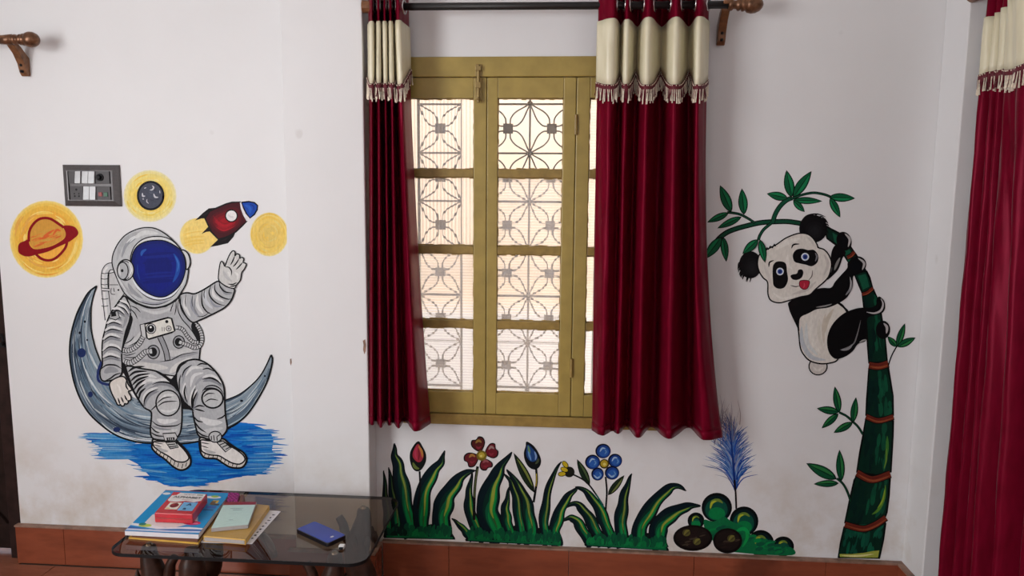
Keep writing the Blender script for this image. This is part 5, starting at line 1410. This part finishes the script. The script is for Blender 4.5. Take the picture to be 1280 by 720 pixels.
for cx, cy, rx, ry in ((1016.5, 286, 17.6, 17.4), (938, 331, 14.2, 17)):
    m.part('ear', 'furry black ear'); m.oval(cx, cy, rx, ry, (20, 18, 22)); m.rings(cx + 2, cy + 3, rx * .7, ry * .7, [(1, (26, 25, 29)), (.7, (34, 33, 37)), (.4, (40, 39, 44))])
    for k in range(14):
        if cx > 1000: a = random.uniform(-1.5, 0.1); m.stroke([(cx + rx * .7 * math.cos(a), cy + ry * .7 * math.sin(a)), (cx + rx * 1.02 * math.cos(a + .12), cy + ry * 1.02 * math.sin(a + .12)), (cx + rx * 1.13 * math.cos(a + .3), cy + ry * 1.12 * math.sin(a + .3))], 2.6, (20, 18, 22), 'end')
        else: a = random.uniform(1.4, 3.3); m.stroke([(cx + rx * .7 * math.cos(a), cy + ry * .7 * math.sin(a)), (cx + rx * 1.0 * math.cos(a), cy + ry * 1.0 * math.sin(a)), (cx + rx * 1.05 * math.cos(a) - 1, cy + ry * 1.05 * math.sin(a) + 4)], 2.6, (20, 18, 22), 'end')
    if cx > 1000: m.stroke([(1000, 279), (1008, 270), (1021, 267.5), (1032, 271)], 1.8, (20, 18, 22))
m.part('head', 'white head')
HD = [(997.5, 291.9), (1008.8, 292.5), (1016, 297.5), (1021, 305), (1023, 309.4), (1030, 312), (1036, 318.8), (1039.4, 329), (1037.5, 341), (1032.5, 350), (1020, 361), (1012, 368.5), (1000, 371.3), (985, 376), (973.8, 378.5), (963.8, 375.6), (960, 367.5), (959.5, 353), (953.8, 347), (948.8, 338.8), (946.9, 328.8), (949.5, 318), (957.5, 312.5), (970, 306), (982.5, 297.5)]
m.fill(HD, PW, PB, 1.7)
for p, w, c in (([(1030, 318), (1035, 330), (1030, 344)], 4, PG), ([(1020, 352), (1008, 362), (990, 368)], 4, PG), ([(966, 366), (978, 373), (994, 370)], 3, (210, 207, 201)), ([(970, 312), (984, 303), (1000, 298)], 6, (208, 205, 199)), ([(955, 330), (960, 344), (964, 356)], 4, (192, 187, 182)), ([(985, 318), (984, 330), (990, 336)], 4, (210, 207, 202)), ([(1008, 296), (1014, 301), (1018, 308)], 3, (186, 183, 178))): m.stroke(p, w, c)
for p in ([(956, 313), (959, 309.5), (960.5, 312), (963, 307.5), (965.5, 310), (968, 305), (969.5, 308)],): m.stroke(p, 1.4, PB, None, 2)
m.stroke([(1021, 305), (1022.5, 309.4), (1026, 310.5)], 1.6, PB)
m.stroke([(989.4, 310.5), (992, 305.8), (999.5, 305)], 2.2, PB); m.stroke([(961, 334), (962, 328), (967.5, 325.4)], 2, PB)
m.stroke([(988, 356.6), (994, 358.2), (999.6, 357.5)], 1.3, (60, 54, 54)); m.stroke([(1010.5, 350.6), (1014.8, 345), (1015.6, 337.5)], 1.3, (90, 84, 82))
for pts, ex, ey, r in (([(991, 318.8), (995, 312.5), (1002.5, 310.8), (1010, 312.5), (1017.5, 312.5), (1022.5, 318.8), (1022, 327.5), (1015, 332.8), (1007.5, 331), (1000, 329.4), (993, 326.9)], 1006.4, 321, 4.9), ([(970, 327.5), (977.5, 326.9), (982.5, 330), (983.8, 340), (985, 350), (981, 358.8), (973.8, 361), (967.5, 357.5), (966, 348.8), (966, 333.8)], 975, 339.4, 4.7)):
    m.part('eye_patch', 'black eye patch with a blue eye'); m.fill(pts, PB); m.oval(ex, ey, r, r, (196, 204, 214)).oval(ex, ey, r * .66, r * .66, (40, 66, 134)).oval(ex, ey + .2, r * .34, r * .34, (24, 36, 84))
    if ex > 1000: m.stroke([(1019, 316), (1021, 321), (1019, 327)], 2, (110, 110, 116))
m.part('nose', 'black nose'); m.fill([(988, 345), (991, 343), (996, 341.9), (998, 337.4), (1002.5, 336.9), (1004.2, 341), (1002, 347), (996, 350), (990.6, 349)], PB)
m.part('tongue', 'red tongue'); m.fill([(1000.5, 351), (1011, 351), (1011.4, 356), (1008.4, 361), (1003.6, 361.4), (999.6, 357.5)], (158, 34, 54), (70, 14, 24), 1); m.stroke([(1005, 353), (1005.5, 357), (1004, 360)], 1.6, (186, 66, 84))
m.part('front_arm', 'black arm across the chest')
m.fill([(986, 377.5), (1000, 371.8), (1012.5, 367.8), (1018.8, 361.9), (1028.8, 359.8), (1038.8, 359.5), (1044, 352), (1052, 343), (1059, 335), (1060, 328), (1070, 322), (1080, 326), (1081, 337), (1072, 343), (1066.5, 346), (1066, 358), (1062.5, 366), (1057.5, 373), (1047.5, 379.5), (1035, 384.6), (1021, 386.6), (1011, 391.5), (1001, 396.5), (999, 405), (999, 414), (994.5, 405), (988.8, 393), (986, 385)], PB)
m.stroke([(1064, 350), (1063.5, 360), (1057, 369)], 3, (120, 120, 124)); m.stroke([(1020, 384), (1031, 382.5), (1040, 380)], 2, (130, 128, 128)); m.stroke([(1062.5, 346), (1063.5, 354), (1062, 362)], 1.4, (170, 168, 168))
for cx, cy, rx, ry in ((1055, 301.5, 9.4, 12), (1071.5, 331, 11.4, 10.6)):
    m.part('paw', 'black paw with a white gleam'); m.oval(cx, cy, rx, ry, PB, None, 1, -.3); m.stroke([(cx + rx * .1, cy - ry * .8), (cx + rx * .75, cy - ry * .2), (cx + rx * .55, cy + ry * .6)], 3, (170, 166, 166)); m.oval(cx - rx * .12, cy + ry * .08, rx * .6, ry * .62, (14, 16, 22))
m.part('leg', 'black hind leg around the stalk')
m.fill([(1078.8, 384.4), (1068.8, 386), (1056, 391), (1045, 400), (1037.5, 411), (1033.8, 425), (1036, 440), (1044, 448.5), (1056, 446), (1066, 438.8), (1072.5, 430), (1083.5, 424), (1084, 399), (1095, 394), (1102.5, 391.5), (1106.4, 385), (1105, 376), (1099, 370.6), (1095.6, 375), (1095, 381), (1088.8, 384.4)], PB)
m.stroke([(1101, 373), (1103.8, 380), (1101, 388), (1093, 391.5), (1083, 390)], 2.6, (176, 172, 174))
m.stroke([(1076, 400), (1071, 420), (1065.5, 431), (1050, 437.5)], 1.6, (110, 108, 110)); m.stroke([(1066, 430), (1060, 436), (1051, 437.5)], 3, (130, 130, 132)); m.stroke([(1074, 428), (1079, 425.5), (1083, 424.5)], 2, (150, 148, 146))
m.part('foot', 'black foot behind the stalk'); m.oval(1103.8, 412.3, 9, 11.4, PB); m.stroke([(1104.5, 404), (1108.6, 409), (1108, 417)], 3.4, (166, 162, 164)); m.oval(1101.5, 413, 4.6, 7, (14, 14, 18))
m.end()
# ------------------------------------------------------------------ glass centre table and what lies on it
ZT = 0.400
tb = thing('centre_table', 'low table with a smoked glass top on dark carved wooden legs', 'table', (-1.0, -0.4, 0))
TX0, TX1, TY0, TY1 = -1.388, -0.582, -0.650, -0.162


def rrect(x0, x1, y0, y1, r, n=8):
    P = []
    for cx, cy, a in ((x1 - r, y1 - r, 0), (x0 + r, y1 - r, 1), (x0 + r, y0 + r, 2), (x1 - r, y0 + r, 3)):
        for i in range(n + 1):
            t = (a + i / n) * math.pi / 2; P.append((cx + r * math.cos(t), cy + r * math.sin(t)))
    return P


gl = MB().prism(rrect(TX0, TX1, TY0, TY1, 0.055), ZT - 0.009, ZT).build('glass_top', M['smoked'], tb)
em = MB(); o_ = rrect(TX0 - 0.0012, TX1 + 0.0012, TY0 - 0.0012, TY1 + 0.0012, 0.056); i_ = rrect(TX0 + 0.0006, TX1 - 0.0006, TY0 + 0.0006, TY1 - 0.0006, 0.0545); n_ = len(o_)
em.add([(x, y, ZT - 0.010) for x, y in o_] + [(x, y, ZT + 0.0003) for x, y in o_] + [(x, y, ZT - 0.010) for x, y in i_] + [(x, y, ZT + 0.0003) for x, y in i_],
       [f for i in range(n_) for j in [(i + 1) % n_] for f in ((i, j, n_ + j, n_ + i), (n_ + i, n_ + j, 3 * n_ + j, 3 * n_ + i), (2 * n_ + j, 2 * n_ + i, 3 * n_ + i, 3 * n_ + j), (j, i, 2 * n_ + i, 2 * n_ + j))])
em.build('polished_edge', M['black'], tb)
for (lx, ly), sx in zip(((-1.300, -0.560), (-0.700, -0.560), (-1.300, -0.229), (-0.702, -0.229)), (1, -1, 1, -1)):
    # carved leg: scrolled foot, waisted shaft, knob under the glass
    pts = [(lx - sx * 0.035, ly, 0.0), (lx - sx * 0.030, ly, 0.05), (lx + sx * 0.010, ly, 0.13), (lx + sx * 0.028, ly, 0.21), (lx + sx * 0.012, ly, 0.29), (lx, ly, 0.345), (lx, ly, 0.382)]
    lg = MB().tube([p[:3] for p in catmull(pts, 5)], [0.030, 0.034, 0.040, 0.038, 0.034, 0.033, 0.036, 0.042, 0.047, 0.050, 0.052, 0.051, 0.049, 0.047, 0.046, 0.045, 0.045, 0.044, 0.042, 0.040, 0.038, 0.036, 0.034, 0.032, 0.030, 0.028, 0.026, 0.025, 0.024, 0.022, 0.020], 12).build('leg', M['carved'], tb, smooth=True)
    cm = MB()
    cm.tube([p[:3] for p in catmull([(lx + sx * 0.03, ly, 0.24), (lx + sx * 0.062, ly - .005, 0.28), (lx + sx * 0.072, ly - .008, 0.325), (lx + sx * 0.088, ly - .006, 0.352)], 5)], [0.022 - 0.0006 * i for i in range(16)], 10)
    for a in range(6): cm.lathe((lx + 0.043 * math.cos(a * 1.05), ly + 0.043 * math.sin(a * 1.05), 0.27), (0, 0, 1), [(-0.03, 0.003), (0, 0.012), (0.03, 0.003)], 8)
    cm.build('carving', M['carved'], lg, smooth=True)
    MB().lathe((lx, ly, 0.380), (0, 0, 1), [(0, 0.011), (0.006, 0.012), (0.010, 0.009), (0.0108, 0.009)], 14).build('stud', M['chrome'], tb, smooth=True)
# carved rounded knob block beside the left front leg and arms reaching under the glass
ap = [at_z(318, 660, 0.372), at_z(331, 672, 0.380), at_z(338, 683, 0.384), at_z(343, 694, 0.382)]
MB().tube([p[:3] for p in catmull([tuple(p) for p in ap], 6)], [0.010 + 0.003 * math.sin(i / 18 * 3.14) for i in range(19)], 10).build('curved_stretcher', M['carved'], tb, smooth=True)
c_ = at_z(236, 708, 0.34)
MB().lathe((c_.x, c_.y + 0.02, 0.0), (0, 0, 1), [(0, 0.05), (0.06, 0.052), (0.10, 0.034), (0.20, 0.030), (0.26, 0.036), (0.30, 0.040), (0.335, 0.039), (0.36, 0.030), (0.372, 0.018), (0.378, 0.022), (0.389, 0.020)], 16).build('turned_post', M['carved'], tb, smooth=True)
MB().box(-1.27, -0.72, -0.395, -0.355, 0.10, 0.15).build('stretcher', M['carved'], tb, bevel=0.006)
MB().box(-1.305, -1.265, -0.53, -0.22, 0.10, 0.15).build('stretcher', M['carved'], tb, bevel=0.006)
MB().box(-0.722, -0.682, -0.53, -0.22, 0.10, 0.15).build('stretcher', M['carved'], tb, bevel=0.006)


def flat(name, label, cat, mat, quad, z0, z1, z_px, group=None, bevel=0.0):
    """a sheet or book block over four measured corners"""
    P = [at_z(px, py, z_px) for px, py in quad]
    cx = sum(p.x for p in P) / 4; cy = sum(p.y for p in P) / 4
    r = thing(name, label, cat, (cx, cy, z0), group)
    MB().prism([(p.x, p.y) for p in P], z0, z1).build(mat[0], M[mat[1]], r, bevel=bevel)
    return r, P


class Print:
    """flat print on a cover: u from left to right, v from the far edge to the near edge"""

    def __init__(s, P, z): s.P = P; s.z = z; s.mb = MB(); s.h = 0

    def pt(s, u, v):
        tl, tr, br_, bl = s.P[3], s.P[2], s.P[1], s.P[0]
        a = tl + (tr - tl) * u; b = bl + (br_ - bl) * u; p = a + (b - a) * v
        return p.x, p.y

    def poly(s, uv, c):
        q = [s.pt(u, v) for u, v in uv]
        a = sum(q[i][0] * q[(i + 1) % len(q)][1] - q[(i + 1) % len(q)][0] * q[i][1] for i in range(len(q)))
        if a < 0: q = q[::-1]
        s.h += 1; s.mb.col = rgb(*c); s.mb.add([(x, y, s.z + 3e-5 * s.h) for x, y in q], [tuple(range(len(q)))]); return s

    def rect(s, u0, u1, v0, v1, c): return s.poly([(u0, v0), (u1, v0), (u1, v1), (u0, v1)], c)

    def oval(s, u, v, ru, rv, c, n=18): return s.poly([(u + ru * math.cos(2 * math.pi * i / n), v + rv * math.sin(2 * math.pi * i / n)) for i in range(n)], c)

    def build(s, name, parent): return s.mb.build(name, M['printed'], parent, color=True)


def lettering(name, text, P, u, v, size, c, parent, z, thick=0.0):
    pr = Print(P, z)
    cu = bpy.data.curves.new('lettering', 'FONT'); cu.body = text; cu.size = 1.0; cu.align_x = 'CENTER'; cu.align_y = 'CENTER'; cu.offset = thick
    to = bpy.data.objects.new('lettering', cu); COL.objects.link(to)
    bpy.context.view_layer.update()
    me = to.evaluated_get(bpy.context.evaluated_depsgraph_get()).to_mesh()
    vs = [tuple(w.co) for w in me.vertices]; fs = [tuple(p.vertices) for p in me.polygons]
    to.to_mesh_clear(); bpy.data.objects.remove(to); bpy.data.curves.remove(cu)
    mb = MB(); mb.col = rgb(*c)
    ax = (P[1] - P[0]).length; ay = (P[3] - P[0]).length
    mb.add([(*pr.pt(u + x * size / ax, v - y * size / ay), z) for x, y, _ in vs], fs)
    return mb.build(name, M['printed'], parent, color=True)


# white sheet lowest, then mustard folders, books, boxes
r, P = flat('paper_sheet', 'white sheet with black marks at the bottom of the right hand pile', 'paper', ('sheet', 'paper'), [(251, 677.5), (315, 679.5), (351, 639), (290, 634)], ZT + 0.0004, ZT + 0.0022, ZT + 0.002)
pr = Print(P, ZT + 0.0023)
for i in range(9): pr.rect(0.90, 0.93 + 0.03 * random.random(), 0.12 + i * .09, 0.145 + i * .09 + .02 * random.random(), (52, 48, 54))
for i in range(12): pr.rect(0.93 + .03 * random.random(), 0.97, 0.05 + i * .075, 0.06 + i * .075, (170, 168, 190))
pr.build('printed_marks', r)
r, P = flat('plastic_sleeve', 'crumpled clear plastic sleeve at the far end of the mustard book', 'sleeve', ('film', 'film'), [(318, 640), (344, 636), (348, 627), (319, 622)], ZT + 0.0026, ZT + 0.0056, ZT)
r, P = flat('mustard_book', 'mustard yellow book in a plastic cover under the pale green booklet', 'book', ('cover', 'yellowbook'), [(254, 671), (307, 675.5), (337, 632.5), (290, 628)], ZT + 0.0024, ZT + 0.021, ZT + 0.018, bevel=0.0015)
pm = MB().prism([(p.x, p.y) for p in [P[0] + Vector((.004, -.0016, 0)), P[1] + Vector((-.004, -.0016, 0)), P[1] + Vector((-.004, .01, 0)), P[0] + Vector((.004, .01, 0))]], ZT + 0.006, ZT + 0.017).build('page_block', M['pages'], r)
fm_ = MB(); q = [P[0], P[1], P[2], P[3]]
fm_.prism([(p.x + (p.x - P[0].x) * .012, p.y) for p in q], ZT + 0.0213, ZT + 0.0218).build('plastic_cover', M['film'], r)
r, P = flat('yellow_notebook', 'thin yellow notebook lowest under the blue workbook', 'notebook', ('cover', 'yellowbook'), [(161, 671.5), (248, 678.5), (287, 626), (209, 620)], ZT + 0.0004, ZT + 0.006, ZT + 0.006)
r2, P2 = flat('brown_notebook', 'brown edged notebook between the yellow one and the blue workbook', 'notebook', ('cover', 'brownedge'), [(165, 668.5), (247, 675), (287, 622), (211, 616)], ZT + 0.0062, ZT + 0.016, ZT + 0.014)
# blue activity book, slightly sagging front edge
zb = ZT + 0.0165
r, P = flat('blue_workbook', 'large blue and white children\'s workbook under the red card box', 'book', ('page_block', 'paper'), [(156, 663.5), (248, 668), (288, 616), (207, 612.5)], zb, zb + 0.014, ZT + 0.031)
MB().prism([(p.x, p.y) for p in P], zb + 0.0141, zb + 0.0149).build('cover', M['phoneblue'], r)
pr = Print(P, zb + 0.0150)
pr.rect(0, 1, 0, 1, (22, 150, 212))
pr.rect(0, 1, 0, .012, (170, 30, 70))
pr.poly([(0.16, 0.62), (0.45, 0.52), (0.80, 0.60), (0.86, 0.74), (0.60, 0.90), (0.16, 0.86)], (232, 226, 226))
pr.poly([(0, 0.83), (0.2, 0.84), (0.5, 0.895), (0.8, 0.86), (1, 0.87), (1, 0.90), (0.7, 0.905), (0.4, 0.935), (0, 0.875)], (240, 240, 244))
pr.poly([(0, 0.95), (0.3, 0.94), (0.6, 0.955), (1, 0.935), (1, 0.97), (0.6, 0.985), (0, 0.985)], (208, 216, 236))
pr.poly([(0, 0.90), (0.3, 0.945), (0.6, 0.93), (1, 0.905), (1, 0.93), (0.5, 0.95), (0, 0.945)], (40, 96, 180))
pr.oval(0.20, 0.87, .09, .035, (196, 214, 84)).oval(0.15, 0.845, .05, .03, (40, 130, 120)).oval(0.80, 0.77, .12, .045, (214, 40, 92)).oval(0.83, 0.775, .06, .02, (244, 130, 170))
pr.oval(0.80, 0.14, .12, .035, (244, 240, 244)).oval(0.82, 0.12, .06, .028, (170, 208, 84)).oval(0.07, .10, .06, .03, (240, 240, 244))
pr.rect(.84, .93, .22, .29, (226, 190, 70)); pr.rect(.86, .97, .30, .34, (60, 60, 70)); pr.rect(.82, .96, .36, .42, (60, 110, 196)); pr.rect(.80, .95, .45, .47, (40, 50, 120)); pr.rect(.83, .9, .24, .33, (120, 90, 50))
pr.build('cover_print', r)
# red card box
zr = zb + 0.0162
r, P = flat('card_box', 'small red alphabet card box with a white lettered lid on the blue workbook', 'box', ('box_body', 'redbox'), [(193, 640.5), (240.5, 642.5), (259, 617), (217, 614.5)], zr, zr + 0.032, ZT + 0.066, bevel=0.002)
zt_ = zr + 0.0323
pr = Print(P, zt_)
pr.poly([(0.04, 0.02), (0.97, 0.02), (0.97, 0.36), (0.80, 0.44), (0.55, 0.40), (0.30, 0.47), (0.10, 0.45), (0.04, 0.40)], (234, 228, 226))
pr.poly([(0.0, 0.0), (0.22, 0.0), (0.17, 0.14), (0.07, 0.17), (0.0, 0.15)], (206, 28, 44))
pr.rect(.17, .50, .50, .82, (238, 226, 212)); pr.oval(.345, .63, .115, .11, (120, 20, 26)).oval(.30, .60, .04, .04, (170, 50, 54)).rect(.35, .37, .5, .54, (60, 40, 30)); pr.rect(.19, .30, .76, .80, (240, 190, 90))
pr.rect(.53, .93, .46, .86, (118, 180, 224))
for i in range(7): pr.rect(.36 + .05 * i, .39 + .05 * i, .075, .095 + .02 * (i % 2), (90, 86, 110))
pr.rect(.74, .92, .07, .115, (150, 150, 130)); pr.rect(.42, .74, .345, .36, (170, 110, 110)); pr.oval(.88, .44, .035, .03, (110, 60, 150))
pr.build('lid_print', r)
lettering('lettering', 'ALPHABET', P, 0.53, 0.245, 0.0215, (34, 36, 46), r, zt_ + 0.0012, 0.012)
lettering('lettering', 'A', P, 0.74, 0.58, 0.026, (24, 44, 84), r, zt_ + 0.0012, 0.02)
lettering('lettering', 'a', P, 0.69, 0.765, 0.026, (24, 44, 84), r, zt_ + 0.0012, 0.02)
MB().prism([(p.x, p.y) for p in [P[0] + (P[1] - P[0]) * .01 + Vector((0, -.0006, 0)), P[1] - (P[1] - P[0]) * .01 + Vector((0, -.0006, 0)), P[1] + Vector((-.001, .002, 0)), P[0] + Vector((.001, .002, 0))]], zr + 0.014, zr + 0.0152).build('flap_seam', M['brownedge'], r)
# pale green booklet
zg = ZT + 0.0222
r, P = flat('green_booklet', 'small pale green booklet with a maroon spine strip on the mustard book', 'book', ('page_block', 'pages'), [(264, 660.5), (310, 656), (320.5, 627.5), (281, 627.5)], zg, zg + 0.012, ZT + 0.034)
pr = Print(P, zg + 0.0122)
pr.rect(0, 1, 0, 1, (196, 222, 214)).rect(0, 1, 0, .13, (142, 46, 50))
for v, u0, u1, h in ((.27, .28, .66, .018), (.335, .38, .64, .022), (.355, .44, .6, .008), (.50, .30, .62, .006), (.74, .40, .50, .018), (.79, .28, .58, .006), (.90, .3, .5, .004)):
    k = u0
    while k < u1: pr.rect(k, min(u1, k + .028), v, v + h, (110, 136, 136) if h > .01 else (160, 184, 180)); k += .04
pr.build('cover_print', r)
# magenta pencil pouch behind
r, P = flat('pencil_pouch', 'magenta zigzag patterned pouch with a brown end behind the blue workbook', 'pouch', ('pouch_body', 'magenta'), [(283, 627), (297, 628), (300, 617), (285, 616)], ZT + 0.0004, ZT + 0.034, ZT + 0.03, bevel=0.006)
MB().prism([(p.x, p.y) for p in [P[1] + Vector((0.0005, 0, 0)), P[1] + Vector((.02, .004, 0)), P[2] + Vector((.02, -.004, 0)), P[2] + Vector((0.0005, 0, 0))]], ZT + 0.0004, ZT + 0.030).build('pouch_end', M['brownedge'], r, bevel=0.006)
pr = Print(P, ZT + 0.0345)
for i in range(6):
    for j in range(5):
        pr.poly([(.08 + j * .18, .06 + i * .16), (.17 + j * .18, .14 + i * .16), (.17 + j * .18, .19 + i * .16), (.08 + j * .18, .11 + i * .16)], (206, 70, 170) if (i + j) % 2 else (70, 10, 50))
pr.build('pouch_pattern', r)
# phone
ph = [at_z(*p, ZT + 0.012) for p in ((367.5, 660.5), (412, 681), (436, 669.5), (391, 652))]
cx = sum(p.x for p in ph) / 4; cy = sum(p.y for p in ph) / 4
a = math.atan2(ph[1].y - ph[0].y, ph[1].x - ph[0].x)
pt = thing('phone', 'dark phone with a glossy blue face lying on the glass table', 'phone', (cx, cy, ZT))
L_, W_ = 0.162, 0.076
rot = lambda x, y: (cx + x * math.cos(a) - y * math.sin(a), cy + x * math.sin(a) + y * math.cos(a))
body = MB().prism([rot(x, y) for x, y in rrect(-L_ / 2, L_ / 2, -W_ / 2, W_ / 2, 0.009, 5)], ZT + 0.0004, ZT + 0.0135).build('phone_body', M['phoneblack'], pt, bevel=0.0015)
MB().prism([rot(x, y) for x, y in rrect(-L_ / 2 + .003, L_ / 2 - .003, -W_ / 2 + .003, W_ / 2 - .003, 0.008, 5)], ZT + 0.0134, ZT + 0.0141).build('glass_face', M['phoneblue'], pt)
MB().prism([rot(x, y) for x, y in rrect(L_ / 2 - .03, L_ / 2 - .022, -.006, .006, 0.003, 4)], ZT + 0.0141, ZT + 0.0144).build('emblem', M['rocker'], pt)
# tiny white plug beside it
c = at_z(427, 686, ZT)
pl = thing('plug', 'tiny white plug with a black tip beside the phone', 'plug', (c.x, c.y, ZT))
MB().box(c.x - 0.009, c.x + 0.009, c.y - 0.004, c.y + 0.012, ZT + 0.0004, ZT + 0.011).build('plug_body', M['whiteplastic'], pl, bevel=0.002)
MB().box(c.x - 0.006, c.x + 0.006, c.y - 0.0105, c.y - 0.004, ZT + 0.002, ZT + 0.008).build('plug_tip', M['black'], pl, bevel=0.001)
